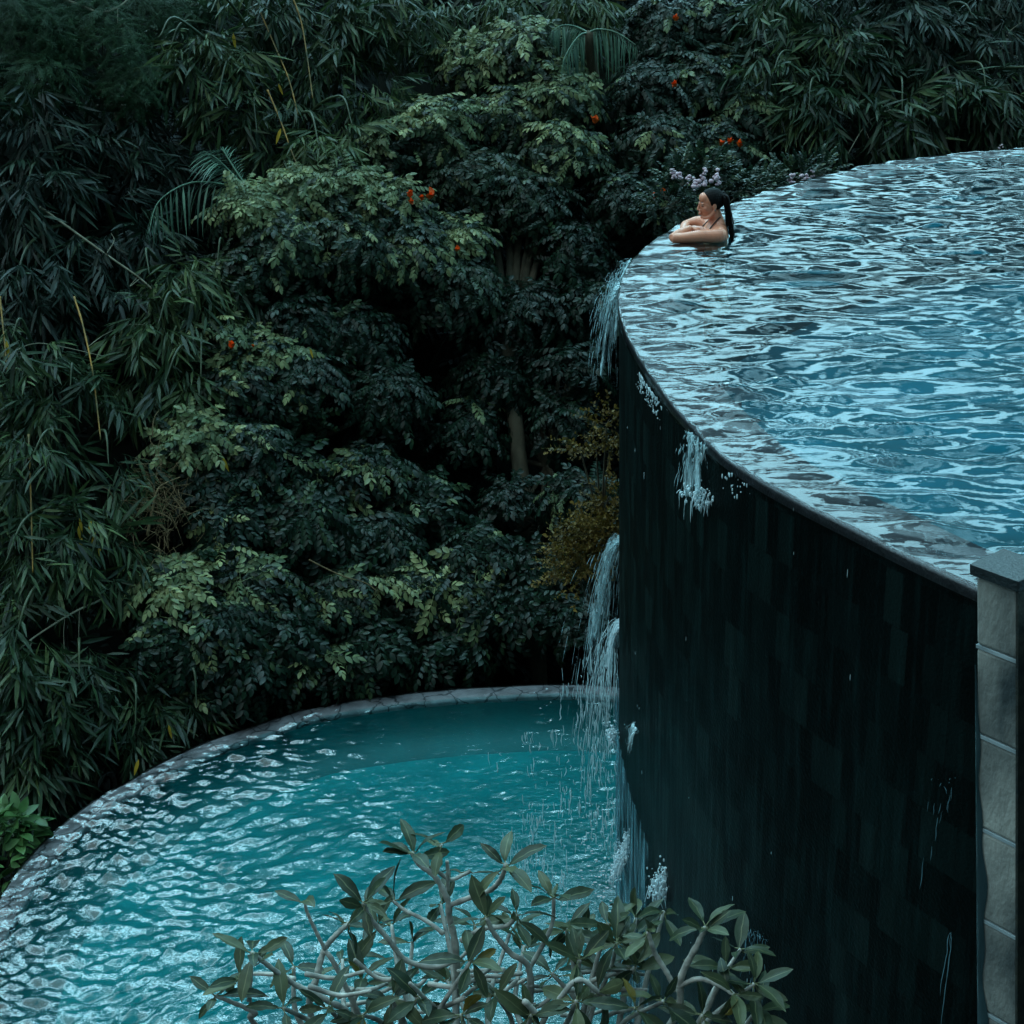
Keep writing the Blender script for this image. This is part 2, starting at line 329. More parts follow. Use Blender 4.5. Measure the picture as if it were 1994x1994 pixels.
M['mortar'] = solid_mat('pale_mortar', (.13, .17, .18), (.30, .37, .39), 7, .6, .4)
M['slate'] = solid_mat('dark_slate', (.0035, .0075, .009), (.010, .017, .020), 10, .5, .45, .5, 60)
M['side_dark'] = solid_mat('dark_brownish_side', (.008, .014, .015), (.028, .03, .022), 14, .7, .3, .8, 30)
# ================================================================== SETTING
UC = np.array([7.062, 9.454]); UR = 7.072; UZ = 1.891*2.453      # raised pool: centre, radius, rim level
LC = np.array([-1.087, 9.645]); LR = 3.60                       # lower pool, rim level z = 0
_ut = np.radians([60, 100, 116, 126.6, 136.6, 150, 158, 169, 177, 185.4, 189.6, 194, 198, 202, 205, 210, 216, 235, 260]); _ur = np.array([0, -.03, -.06, .05, .0, -.044, .017, .033, .007, -.03, -.04, -.027, 0, .034, .028, -.01, -.012, 0, 0])
_lt = np.radians([60, 73.7, 91, 101, 111, 121, 127, 135, 141, 149, 155, 162, 170, 178, 200, 240]); _lr = np.array([.09, .095, -.06, -.08, -.06, .0, -.03, 0, .01, 0, .035, .033, .016, -.03, -.03, 0])
def urim(t): t = np.mod(t, 2*np.pi); return UR+np.interp(t, _ut, _ur, left=0, right=0)
def lrim(t): t = np.mod(t, 2*np.pi); return LR+np.interp(t, _lt, _lr, left=0.04, right=0)
def hash_noise(seed, n=36, lmin=.6, lmax=6.):
    r = np.random.default_rng(seed); k = 2*np.pi/np.exp(r.uniform(np.log(lmin), np.log(lmax), n)); a = r.uniform(0, 2*np.pi, n); p = r.uniform(0, 6.3, n)
    def f(x, y):
        s = 0
        for i in range(n): s = s+np.sin(k[i]*(np.cos(a[i])*x+np.sin(a[i])*y)+p[i])
        return s/math.sqrt(n)
    return f
tn = hash_noise(3, 20, 1.2, 9)
def terr(x, y):
    x = np.asarray(x, float); y = np.asarray(y, float)
    Y0 = 13.75-.45*np.clip(-x-1.8, 0, 9)+.12*np.clip(x-2, 0, 20)
    s = np.clip(FA*(y-Y0-1.2)-.6, -3.0, 6.0)
    far = np.clip((y-30)/40, 0, 1)
    return s + tn(x, y)*.12 - far*2.0 + .0*x
gx = np.unique(np.concatenate([np.linspace(-900, -14, 24), np.linspace(-14, 22, 110), np.linspace(22, 900, 24)]))
gy = np.unique(np.concatenate([np.linspace(-400, 2, 12), np.linspace(2, 30, 90), np.linspace(30, 1500, 30)]))
X, Y = np.meshgrid(gx, gy); Z = terr(X, Y)
def grid_tris(nr, nc, wrap=False):
    i, j = np.meshgrid(np.arange(nr-1), np.arange(nc if wrap else nc-1), indexing='ij'); k = (j+1) % nc
    a = i*nc+j; b = i*nc+k; c = (i+1)*nc+k; d = (i+1)*nc+j
    return np.concatenate([np.stack([a, b, c], -1).reshape(-1, 3), np.stack([a, c, d], -1).reshape(-1, 3)])
g = mesh_obj('hillside', np.stack([X, Y, Z], -1), grid_tris(len(gy), len(gx)), M['soil'], origin=(0, 0, 0)); tag(g, kind='structure')

# ---- pools
def revolve(C, rimf, prof, N, th=None):
    """prof: list of (radius offset from the rim, z); returns V,T and (arc,z) attribute"""
    t = np.linspace(0, 2*np.pi, N, endpoint=False) if th is None else th
    V = []; L = []
    for dr, z in prof:
        r = rimf(t)+dr; V.append(np.stack([C[0]+r*np.cos(t), C[1]+r*np.sin(t), np.full(len(t), z)], -1)); L.append(np.stack([t*UR, np.full(len(t), z), 0*t], -1))
    return np.concatenate(V), grid_tris(len(prof), len(t), th is None), np.concatenate(L)
def disc(C, rimf, dr, z, N):
    V, T, L = revolve(C, rimf, [(dr, z)], N); V = np.vstack([V, [*C, z]]); j = np.arange(N)
    return V, np.stack([j, (j+1) % N, np.full(N, N)], -1)
def build_pool(name, label, C, rimf, zr, zbot, cope_w, mats, depth, ledge=None):
    p = thing(name, label, 'swimming pool', (C[0], C[1], zbot))
    V, T, L = revolve(C, rimf, [(0.0, zbot), (0.0, zr-.07), (.0, zr-.012)], 512)
    G = Geo(); G.add(V, T, lv=L); G.build('wall', mats[0], p)
    V, T, L = revolve(C, rimf, [(.004, zr-.045), (.005, zr-.010), (.0, zr+.0), (-.03, zr+.002), (-cope_w*.5, zr+.0), (-cope_w+.02, zr-.006), (-cope_w, zr-.03), (-cope_w, zr-.10)], 512)
    Geo().add(V, T).build('coping', mats[1], p)
    G = Geo()
    prof = [(-cope_w, zr-.10), (-cope_w-.01, zr-.25), (-cope_w-.01, zr-depth)]
    if name == 'plunge_pool': prof = [(-cope_w, zr-.05), (-cope_w-.03, zr-.14), (-cope_w-.10, zr-.26), (-cope_w-.22, zr-.34), (-cope_w-.38, zr-depth)]; ledge = None
    if ledge:
        prof = [(-cope_w, zr-.10), (-cope_w-.01, zr-.45), (-ledge, zr-.45)]
    V, T, L = revolve(C, rimf, prof, 256); G.add(V, T); G.build('basin', mats[2], p)
    if ledge:
        G = Geo(); V, T, L = revolve(C, rimf, [(-ledge, zr-.452), (-ledge-.01, zr-depth)], 256); G.add(V, T); G.build('step', mats[2], p)
    V, T = disc(C, rimf, prof[-1][0], zr-depth, 256); Geo().add(V, T).build('floor', mats[3], p)
    return p
build_pool('infinity_pool', 'raised round infinity pool with a tall dark wet stone wall', UC, urim, UZ, -3.2, .35, (M['wall'], M['cope_dark'], M['floor_deep'], M['floor_turq']), 1.15)
build_pool('plunge_pool', 'lower round pool with a pale grey rim at the foot of the tall dark wall', LC, lrim, 0., -3.2, .20, (M['wall'], M['cope_grey'], M['basin_low'], M['floor_teal']), .38)

def waves(seed, n, lmin, lmax, main, spread, slope):
    r = np.random.default_rng(seed); lam = np.exp(r.uniform(np.log(lmin), np.log(lmax), n)); k = 2*np.pi/lam
    a = np.radians(main)+r.normal(0, np.radians(spread), n); p = r.uniform(0, 6.3, n); A = slope/k*math.sqrt(2/n)
    wx = hash_noise(seed+50, 10, 1.5, 5); wy = hash_noise(seed+51, 10, 1.5, 5)
    def f(x, y):
        x2 = x+.10*wx(x, y); y2 = y+.10*wy(x, y); s = 0
        for i in range(n):
            c = np.sin(k[i]*(np.cos(a[i])*x2+np.sin(a[i])*y2)+p[i]); s = s+A[i]*c
        return s
    sg = math.sqrt((A*A).sum()/2)
    def f2(x, y):      # long flat backs with short steep faces
        t_ = f(x, y)/sg; return sg*(.42*t_+.34*t_*np.abs(t_))
    return f2
def water(C, rimf, z, wf, N, M_, mat, edge, lip, cw):
    t = np.linspace(0, 2*np.pi, N, endpoint=False)
    rr = np.concatenate([[0.02], np.sqrt(np.linspace(.0004, 1, M_)), []])*1.0
    rr = np.unique(np.concatenate([np.linspace(.01, .92, int(M_*.8)), np.linspace(.92, 1, int(M_*.2)+2)]))
    R = rimf(t)
    V = []; Fm = []
    for q in rr:
        r = q*(R+.004); Fm.append(np.clip((cw+.01-(R-r))/.02, 0, 1)); x = C[0]+r*np.cos(t); y = C[1]+r*np.sin(t)
        dd = (R-r); damp = .30+.70*np.clip((dd-.02)/edge, 0, 1)**.8
        V.append(np.stack([x, y, z+.016+wf(x, y)*damp], -1))
    # the skin of water bends over the edge and runs down a few centimetres
    x = C[0]+(R+.024)*np.cos(t); y = C[1]+(R+.024)*np.sin(t)
    for dr, dz in ((.009, .006), (.013, -.008), (.011, -lip)):
        x = C[0]+(R+dr)*np.cos(t); y = C[1]+(R+dr)*np.sin(t); V.append(np.stack([x, y, z+dz+0*t+.15*wf(x, y)], -1)); Fm.append(0*t+1)
    o = mesh_obj('pool_water', np.concatenate(V), grid_tris(len(V), N, True)[:, ::-1], mat, origin=(C[0], C[1], z), attrs={'film': np.concatenate(Fm)}); tag(o, kind='structure'); return o
wa = waves(5, 90, .10, .40, 95, 13, .26); wb = waves(8, 40, .12, .9, 84, 34, .10)
water(UC, urim, UZ, lambda x, y: wa(x, y)+wb(x, y), 1700, 300, M['water'], .25, .05, .35)
wc = waves(15, 80, .07, .28, 98, 30, .38); wd = waves(18, 16, .5, 1.5, 60, 60, .03)
def calm(x, y):      # quieter in the lee of the tall wall, rougher out to the left
    return .14+.86*np.clip((-x-.9)/2.4+.16*np.clip(9.6-y, -3, 2), 0, 1)**1.2
water(LC, lrim, 0., lambda x, y: (wc(x, y)+wd(x, y))*calm(x, y), 1400, 240, M['water_low'], .12, .04, .20)

# ---- stone pillar at the right
pl = atY(1902, 1110, 5.2); pr = atY(1980, 1158, 5.07)
e1 = np.array([pr[0]-pl[0], pr[1]-pl[1], 0]); WF = np.linalg.norm(e1); e1 = e1/WF; e2 = np.array([-e1[1], e1[0], 0])
PW = WF; ctr = pl*[1, 1, 0]+e1*PW/2+e2*PW/2; RP = np.array([e1, e2, [0, 0, 1]])
ztop = pl[2]-.02; pil = thing('stone_pillar', 'square pale stone pillar with a dark slate cap by the pool rim', 'pillar', (ctr[0], ctr[1], -3.0))
zm = [atY(1903, y, 5.2)[2] for y in (1253, 1419, 1590, 1756, 1922)]; hh = (zm[0]-zm[-1])/4
zz = [ztop]+zm; 
while zz[-1] > -2.9: zz.append(zz[-1]-hh)
G = Geo(); Gm = Geo()
for a, b in zip(zz[:-1], zz[1:]):
    V, T = box(ctr+[0, 0, (a+b)/2], (PW, PW, a-b-.014), RP); G.add(V, T)
    V, T = box(ctr+[0, 0, b], (PW+.004, PW+.004, .013), RP); Gm.add(V, T)
bm_ = G.build('shaft', M['stone_pale'], pil, False); bevel(bm_, .012, 3)
Gm.build('mortar_joints', M['mortar'], pil, False)
V, T = box(ctr+e1*(PW/2+.006)+[0, 0, (ztop-3.0)/2], (.010, PW+.02, ztop+3.0-.001), RP); o = Geo().add(V, T).build('dark_side_sheet', M['side_dark'], pil, False)  # thin sheet that makes the pillar's right face darker
V, T = box(ctr+[0, 0, ztop+.0205+.002], (PW+.036, PW+.036, .041), RP); o = Geo().add(V, T).build('cap', M['slate'], pil, False); bevel(o, .006)
# a film of water creeping over the pillar's left edge
t = np.linspace(0, 1, 80); zf = ztop-.35-t*3.6; wd_ = (.018+.045*t+.010*np.sin(t*31)+.007*np.sin(t*77+1))*np.clip(t*6, 0, 1)
f0 = pl*[1, 1, 0]-e2*.004-e1*.006; A = np.stack([f0+[0, 0, z] for z in zf]); B = np.stack([f0+e1*(w_+.006)+[0, 0, z] for z, w_ in zip(zf, wd_)]); C_ = (A+B)/2-e2*.006
V = np.stack([A, C_, B], 1).reshape(-1, 3); Geo().add(V, grid_tris(80, 3)).build('wet_stain', None, pil).data.materials.append(solid_mat('wet_stain', (.008, .02, .024), (.03, .06, .07), 9, .12, .6, .4, 30, (1, 1, .2)))
for ch in pil.children:      # the pillar leans a touch away from the wall, as in the photograph
    for v in ch.data.vertices:
        q_ = ztop-(v.co.z+pil.location.z); v.co.x += .075*q_; v.co.y -= .075*q_
# ================================================================== FOLIAGE TEMPLATES
def leaf_tpl(width, secs, droop=.15, fold=.12, belly=.4, nx=1):
    """leaf of unit length along +X, blade in XY, up +Z"""
    V = []; L = []
    ts = np.linspace(0, 1, secs+2); T = []
    V.append((0, 0, 0)); L.append((0, 0, 0))
    cols = 2*nx+1
    for t in ts[1:-1]:
        wdt = width*.5*(math.sin(math.pi*t**(math.log(.5)/math.log(belly))))**.75; z = -droop*t*t
        for c in range(-nx, nx+1):
            q = c/nx; V.append((t, q*wdt, z+fold*abs(q)*wdt*2-(0.0))); L.append((t, q, 0))
    V.append((1, 0, -droop)); L.append((1, 0, 0)); n = len(V)-1
    for c in range(cols-1):
        T.append((0, 1+c+0, 1+c+1)); b = 1+(secs-1)*cols; T.append((n, b+c+1, b+c))
    for s in range(secs-1):
        for c in range(cols-1):
            a = 1+s*cols+c; T += [(a, a+cols, a+cols+1), (a, a+cols+1, a+1)]
    return np.array(V), np.array(T), np.array(L)
def frames(d, up):
    x = norm(d); up = np.broadcast_to(up, x.shape); y = norm(np.cross(up, x)); z = np.cross(x, y)
    return np.stack([x, y, z], 1)           # rows are axes
def inst(tpl, F, S, P):
    """tpl vertices -> instances; F (m,3,3) rows axes, S (m,) scale, P (m,3)"""
    V, T = tpl[0], tpl[1]; m = len(P); n = len(V)
    W = np.einsum('nk,mkj->mnj', V, F)*S[:, None, None]+P[:, None, :]
    TT = (T[None]+(np.arange(m)*n)[:, None, None]).reshape(-1, 3)
    return W.reshape(-1, 3), TT
def compose(tpl, F, S, P, r):
    V, T = inst(tpl, F, S, P); n = len(tpl[0])
    return V, T, np.tile(tpl[2], (len(P), 1)), np.repeat(r, n)
def scatter(G, variants, F, S, P, r, rspread=.25):
    """place composite templates (V,T,L,rel) picked at random"""
    k = rng.integers(0, len(variants), len(P))
    for i, v in enumerate(variants):
        s = np.where(k == i)[0]
        if not len(s): continue
        V, T = inst((v[0], v[1]), F[s], S[s], P[s]); n = len(v[0])
        rr = np.clip(np.repeat(r[s], n)+np.tile((v[3]-.5)*rspread*2, len(s)), 0, 1)
        G.add(V, T, rnd=rr)
BL = leaf_tpl(.13, 2, .12, .10, .35); OL = leaf_tpl(.50, 3, .22, .12, .5); FL = leaf_tpl(.33, 7, .22, .10, .58, 2); SL = leaf_tpl(.6, 2, .1, .1)
def bamboo_spray(seed):
    r = np.random.default_rng(seed); n = r.integers(6, 10); t = np.linspace(.1, 1, n); side = np.where(np.arange(n) % 2, 1, -1)*r.uniform(.3, 1, n)
    P = np.stack([t*.22, side*.01, -.10*t*t], -1); ang = side*(1.05-.5*t); dn = r.uniform(-1.0, -.35, n)
    d = np.stack([np.cos(ang)*.8, np.sin(ang), dn], -1)
    V, T, L, q = compose(BL, frames(d, np.array([0, 0, 1.])+r.normal(0, .35, (n, 3))), r.uniform(.15, .26, n), P, r.random(n))
    tv, tt = tube([(0, 0, 0), (.12, 0, -.03), (.24, 0, -.11)], [.003, .0015], 3, 4, False)
    return np.vstack([V, tv]), np.vstack([T, tt+len(V)]), L, np.concatenate([q, np.full(len(tv), .6)])
def pinnate(seed, pairs=4, ll=.10, rl=.30, tpl=None, droop=.30):
    r = np.random.default_rng(seed); P = []; D = []; S = []
    for i in range(pairs):
        t = .25+.75*(i+.5)/pairs
        for s in (-1, 1):
            P.append((t*rl, 0, -droop*rl*t*t)); a = rad(62-18*t); D.append((math.cos(a), s*math.sin(a), -.25-r.uniform(0, .45))); S.append(ll*r.uniform(.8, 1.1)*(1-.15*abs(t-.6)))
    P.append((rl, 0, -droop*rl)); D.append((1, 0, -.6)); S.append(ll)
    P = np.array(P); D = np.array(D)+r.normal(0, .08, (len(P), 3))
    V, T, L, q = compose(tpl or OL, frames(D, np.array([0, 0, 1.])+r.normal(0, .18, (len(P), 3))), np.array(S), P, r.random(len(P)))
    tv, tt = tube([(0, 0, 0), (rl*.5, 0, -droop*rl*.25), (rl, 0, -droop*rl)], [.004, .0015], 3, 4, False)
    return np.vstack([V, tv]), np.vstack([T, tt+len(V)]), L, np.concatenate([q, np.full(len(tv), .5)])
def merge(parts):
    V = []; T = []; R = []; n = 0
    for v, t, r in parts: V.append(v); T.append(t+n); R.append(r); n += len(v)
    return np.vstack(V), np.vstack(T), None, np.concatenate(R)
def rosette(seed, base, k=(5, 8), rise=(-.15, .55)):
    """compound leaves radiating from a shoot tip that points along +Z"""
    r = np.random.default_rng(seed); n = r.integers(*k); parts = []
    for i in range(n):
        a = i*2.4+r.uniform(-.4, .4); d = np.array([[math.cos(a), math.sin(a), r.uniform(*rise)]])
        v = base[r.integers(0, len(base))]; V, T = inst((v[0], v[1]), frames(d, np.array([0, 0, 1.])), np.array([r.uniform(.75, 1.1)]), np.zeros((1, 3)))
        parts.append((V, T, np.clip(v[3]*.6+r.uniform(0, .4), 0, 1)))
    return merge(parts)
BS = [bamboo_spray(s) for s in range(12)]
PB = [pinnate(s, 5, .078, .29) for s in range(40, 46)]; RO = [rosette(s, PB) for s in range(60, 68)]
PB2 = [pinnate(s, 5, .092, .32, droop=.45) for s in range(70, 75)]; RO2 = [rosette(s, PB2, (3, 6)) for s in range(80, 86)]
FP = [pinnate(s, 9, .06, .30, BL, .25) for s in range(90, 94)]; RF = [rosette(s, FP, (4, 7)) for s in range(95, 99)]
SP = []
for s in range(100, 105):      # tiny-leaved sprigs
    r_ = np.random.default_rng(s); n_ = 16; t_ = np.linspace(.1, 1, n_); a_ = r_.uniform(0, 6.3, n_)
    D_ = np.stack([.5+0*t_, np.cos(a_), np.sin(a_)], -1); P_ = np.stack([t_*.22, 0*t_, -.06*t_**2], -1)
    V_, T_, L_, q_ = compose(SL, frames(D_, np.array([0, 0, 1.])), r_.uniform(.02, .04, n_), P_, r_.random(n_)); SP.append((V_, T_, L_, q_))
cn = hash_noise(21, 40, .35, 2.2)
def shell(c, R, n, top=.0, flat=.8):
    """n points scattered over the outside of a lumpy crown"""
    c = np.asarray(c); P = []; N = []
    while len(P) < n:
        v = norm(rng.normal(0, 1, 3))
        if v[2] < -.55 or v[1] > .55: continue
        if rng.random() < top and v[2] < .1: continue
        k = rng.uniform(.72, 1.0)*(1+.16*math.sin(5*v[0]+c[0]*7)*math.cos(4*v[2]+c[2]*5))
        P.append(c+v*np.array([R, R*.8, R*flat])*k); N.append(v)
    return np.array(P), np.array(N)
def rand_up(n, s): return norm(np.array([0, 0, 1.])+rng.normal(0, s, (n, 3)))

# ================================================================== HILLSIDE COVER
n = 9000
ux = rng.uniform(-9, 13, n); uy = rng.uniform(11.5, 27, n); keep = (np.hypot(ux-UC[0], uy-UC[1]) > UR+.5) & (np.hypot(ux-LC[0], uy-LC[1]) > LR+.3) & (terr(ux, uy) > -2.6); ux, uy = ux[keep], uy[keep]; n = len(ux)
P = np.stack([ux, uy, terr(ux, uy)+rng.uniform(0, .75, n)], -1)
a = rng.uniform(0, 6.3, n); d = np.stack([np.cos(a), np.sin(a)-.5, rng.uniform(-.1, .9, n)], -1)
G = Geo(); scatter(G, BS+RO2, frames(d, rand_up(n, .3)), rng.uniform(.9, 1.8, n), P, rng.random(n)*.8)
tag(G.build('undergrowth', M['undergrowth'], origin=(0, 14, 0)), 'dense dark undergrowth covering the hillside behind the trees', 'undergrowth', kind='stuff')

# ================================================================== BAMBOO
def bamboo(label, clumps, dens, mat, canes=(), off=0., bright=.5, scale=1.0, cat='bamboo', arch=True):
    cs = [(fold(x, y, off+o), r, x, y) for x, y, r, o in clumps]
    mid = np.mean([c[0] for c in cs], 0); base = np.array([mid[0], mid[1]+.6, 0]); base[2] = float(terr(base[0], base[1]))-.05
    t = thing('bamboo_clump', label, cat, base, 'bamboo clumps on the hillside')
    G = Geo()
    for c, rp, x, y in cs:
        dep = np.linalg.norm(c-[0, 0, CAMZ]); R = rp*D2P*dep/FPX
        m = int(dens*.85*R*R*12)+4
        Pn, Nn = shell(c, R, m, .25, 1.0); cl = cn(Pn[:, 0]*1.3, Pn[:, 2]*1.3+Pn[:, 1]); k = cl > -.15+.25*rng.normal(0, 1, len(cl)); Pn, Nn, cl = Pn[k], Nn[k], cl[k]; m = len(Pn)
        d = norm(Nn*np.array([1, .8, .25])+rng.normal(0, .45, (m, 3))+[0, -.35, -.25])
        scatter(G, BS, frames(d, rand_up(m, .35)), rng.uniform(.9, 1.5, m)*scale*.92, Pn, np.clip(bright+.16*cl+rng.normal(0, .16, m), 0, 1))
    G.build('foliage', mat, t)
    for i, (c, rp, x, y) in enumerate(cs[:7]):
        b = base+np.array([rng.uniform(-.5, .5), rng.uniform(-.2, .3), 0]); top = c+[rng.uniform(-.3, .3), -.1, .5]
        midp = b*.45+top*.55+[0, .25, .45]
        V, T = tube([b, midp, top, top+(c-midp)*.35+[0, -.15, -.25]], [.032, .026, .014, .004], 7, 26); Geo().add(V, T).build('culm', M['culm'], t)
    for cn_ in canes:
        pts = [fold(x, y, off+.75+o) for x, y, o in cn_]
        V, T = tube(pts, [.0085, .006], 7, 40); k = np.arange(len(V)-2)//7; ctr_ = np.repeat(spline(pts, 40), 7, 0)
        node_ = (k % 8 == 0); V[:-2] = ctr_+(V[:-2]-ctr_)*np.where(node_, 1.45, 1)[:, None]
        Geo().add(V, T).build('culm', M['cane'], t)
    return t
bamboo('dense bamboo thicket with long drooping leaves along the left edge of the photo', [(40, 700, 90, .1), (130, 780, 90, .2), (60, 900, 100, .2), (190, 900, 80, .1), (30, 1060, 100, .2), (150, 1050, 90, .2), (60, 1200, 100, .2)], 62, M['bamboo'],
       [[(140, 560, 0), (158, 620, .05), (176, 710, .1), (190, 830, .1)], [(0, 560, 0), (6, 620, 0), (14, 700, 0)], [(54, 820, 0), (58, 930, .1), (62, 1080, .1)]], .25, .55)
bamboo('low bamboo with broad leaf fans hanging over the pale rim of the lower pool', [(60, 1330, 95, .15), (160, 1290, 85, .1), (230, 1370, 75, .1), (120, 1420, 85, .0), (60, 1500, 70, -.05), (330, 1340, 60, .0), (20, 1420, 70, .1)], 75, M['bamboo'], (), .2, .38)
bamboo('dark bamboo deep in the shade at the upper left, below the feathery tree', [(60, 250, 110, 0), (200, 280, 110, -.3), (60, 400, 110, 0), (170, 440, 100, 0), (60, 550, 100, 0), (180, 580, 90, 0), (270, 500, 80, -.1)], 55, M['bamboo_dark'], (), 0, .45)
bamboo('tall bamboo with yellow jointed canes at the top centre-left of the hillside', [(380, 130, 80, .1), (470, 60, 90, 0), (600, 60, 100, 0), (720, 60, 90, 0), (660, 190, 90, 0), (540, 260, 80, .1), (430, 200, 60, .2)], 60, M['bamboo'],
       [[(505, 170, 0), (530, 230, 0), (552, 290, .05), (572, 335, .1)], [(490, 20, 0), (520, 90, 0), (545, 150, 0), (562, 215, 0)], [(550, -10, 0), (568, 40, 0), (580, 110, 0), (590, 185, 0)]], .1, .55)
bamboo('pale green bamboo sprays between the palm and the left flame tree', [(430, 90, 45, .5), (360, 130, 45, .5), (600, 300, 50, .5), (640, 270, 40, .5)], 60, M['bamboo'], (), .1, .85)
bamboo('bamboo sprays at mid height on the left, just below the arching palm frond', [(350, 560, 75, .2), (300, 640, 70, .2), (420, 540, 60, .1), (310, 740, 70, .1), (380, 720, 55, .1)], 62, M['bamboo'], (), .25, .62)
bamboo('bamboo with lit leaf tips at the top between the two flame trees', [(900, 30, 80, 0), (1010, 10, 80, .1), (1100, 40, 60, 0), (820, 60, 60, .1)], 62, M['bamboo'], [[(1120, -10, 0), (1180, 0, 0), (1200, -20, 0)]], .1, .72)
bamboo('bamboo right behind the far rim of the raised pool, hanging in wide fans', [(1470, 180, 80, 0), (1560, 230, 70, .1), (1680, 230, 70, 0), (1590, 130, 80, 0), (1480, 60, 80, 0), (1780, 200, 75, 0), (1890, 210, 75, 0)], 62, M['bamboo'], (), .1, .45, 1.15)
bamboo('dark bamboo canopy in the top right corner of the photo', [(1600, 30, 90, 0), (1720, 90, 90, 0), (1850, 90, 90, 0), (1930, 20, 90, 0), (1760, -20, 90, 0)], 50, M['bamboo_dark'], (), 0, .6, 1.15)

# ================================================================== FLOWERING TREES
def flower(c, s, parent, name='flower', mat='orange'):
    G = Geo()
    for k in range(7):
        a = k*.9+rng.uniform(-.2, .2); d = np.array([[math.cos(a)*.7, math.sin(a)*.7-.5, .6+rng.uniform(-.3, .5)]])
        V, T, L, q = compose(leaf_tpl(.8, 3, -.25, .35), frames(d, np.array([0, 0, 1.])), np.array([s*rng.uniform(.7, 1.1)]), np.array([c+rng.normal(0, s*.12, 3)]), np.zeros(1)); G.add(V, T)
    return G.build(name, M[mat], parent)
def crown_tree(name, label, cat, clumps, dens, mats, off, variants, bright=.5, flowers=(), sc=1., trunk_px=None, group='flame trees on the hillside', top=.35, thick=.09):
    cs = [(fold(x, y, off+o), r, pal) for x, y, r, o, pal in clumps]
    mid = np.mean([c[0] for c in cs], 0)
    tb = fold(*trunk_px) if trunk_px else mid+[0, .3, 0]
    base = np.array([tb[0], tb[1] if trunk_px else max(tb[1], mid[1]-.2), 0]); base[2] = float(terr(base[0], base[1]))-.1
    t = thing(name, label, cat, base, group)
    Gs = [Geo(), Geo()]
    Gt = Geo(); hi = max(c[0][2] for c in cs); fork = base*.35+mid*.65; fork[1] = base[1]*.5+mid[1]*.5+.15
    V, T = tube([base, base*.6+fork*.4+[.06, 0, 0], fork], [thick, thick*.8, thick*.6], 10, 20); Gt.add(V, T)
    for c, rp, pal in cs:
        dep = np.linalg.norm(c-[0, 0, CAMZ]); R = rp*D2P*dep/FPX*.93
        V, T = tube([fork, fork*.5+c*.5+[0, .1, -.1], c-[0, 0, R*.3]], [thick*.5, thick*.3, .012], 7, 12); Gt.add(V, T)
        m = int(dens*1.0*R*R*12)+3; Pn, Nn = shell(c, R, m, top, .85); k_ = cn(Pn[:, 0]*1.9+3, Pn[:, 2]*1.9+Pn[:, 1]) > -.35+.3*rng.normal(0, 1, m); Pn, Nn = Pn[k_], Nn[k_]; m = len(Pn)
        for q in range(min(len(Pn), 10)):
            V, T = tube([c-[0, 0, R*.3], c*.4+Pn[q]*.6, Pn[q]], [.012, .004], 4, 5); Gt.add(V, T)
        ax = norm(Nn+[0, -.25, .75]+rng.normal(0, .15, (m, 3))); h = norm(rng.normal(0, 1, (m, 3)))
        x = norm(np.cross(h, ax)); F = np.stack([x, np.cross(ax, x), ax], 1)
        cl = cn(Pn[:, 0]*1.5, Pn[:, 2]*1.5); br = np.clip(bright+.12*cl+rng.normal(0, .12, m), 0, 1); sel = rng.random(m) < pal*np.clip((Nn[:, 2]+.15)*2.6, 0, 2.2)  # paler leaves picked on upward sides: light from above put into colour
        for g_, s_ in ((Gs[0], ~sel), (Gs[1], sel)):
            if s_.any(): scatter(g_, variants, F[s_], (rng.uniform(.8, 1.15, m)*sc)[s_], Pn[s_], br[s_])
    Gt.build('trunk', M['bark_dark'], t)
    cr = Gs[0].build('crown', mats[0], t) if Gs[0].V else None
    if Gs[1].V: Gs[1].build('lit_top_leaves', mats[1], t)
    for x, y, s in flowers: flower(fold(x, y, off+.95), s*1.35, t)
    return t
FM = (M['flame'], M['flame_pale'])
crown_tree('flame_tree', 'tall flame tree left of centre at the top, stepped crown of grey-green leaves', 'tree',
  [(1000, 110, 90, .2, .4), (900, 130, 70, .2, .5), (1050, 190, 80, .2, .35), (960, 230, 80, .2, .2), (820, 260, 85, .35, .35), (740, 280, 55, .35, .5), (1060, 300, 80, .2, .25), (900, 350, 90, .2, .05), (1000, 390, 80, .1, .0)], 40, FM, .25, RO, .55,
  [(1123, 232, .06)], trunk_px=(1008, 1010, .75), thick=.13)
crown_tree('flame_tree', 'flame tree directly behind the woman, dark crown dotted with orange blooms', 'tree',
  [(1260, 70, 80, .0, .1), (1340, 60, 75, -.1, .1), (1230, 180, 75, .1, .05), (1330, 170, 80, 0, .08), (1420, 130, 70, -.1, .2), (1420, 230, 70, -.1, .3), (1250, 280, 80, .1, .03), (1350, 290, 70, 0, .1), (1180, 380, 60, .2, .1), (1270, 390, 60, .1, .1)], 38, FM, .15, RO, .38,
  [(1275, 40, .05), (1272, 163, .055), (1362, 275, .055), (1376, 270, .05), (1396, 275, .05), (1236, 374, .05), (1250, 368, .05)], thick=.1)
crown_tree('flame_tree', 'flame tree at mid left with pale domed shoots and a cluster of orange flowers', 'tree',
  [(470, 400, 65, .4, .6), (560, 370, 65, .4, .6), (650, 370, 70, .4, .5), (740, 400, 75, .4, .4), (530, 470, 80, .3, .15), (640, 480, 90, .3, .1), (760, 490, 90, .3, .15), (860, 470, 70, .2, .35), (460, 520, 60, .2, .05), (850, 560, 80, .1, .0)], 42, FM, .4, RO, .55,
  [(775, 370, .05), (777, 384, .045), (795, 377, .05), (812, 375, .07), (862, 474, .045)], thick=.11)
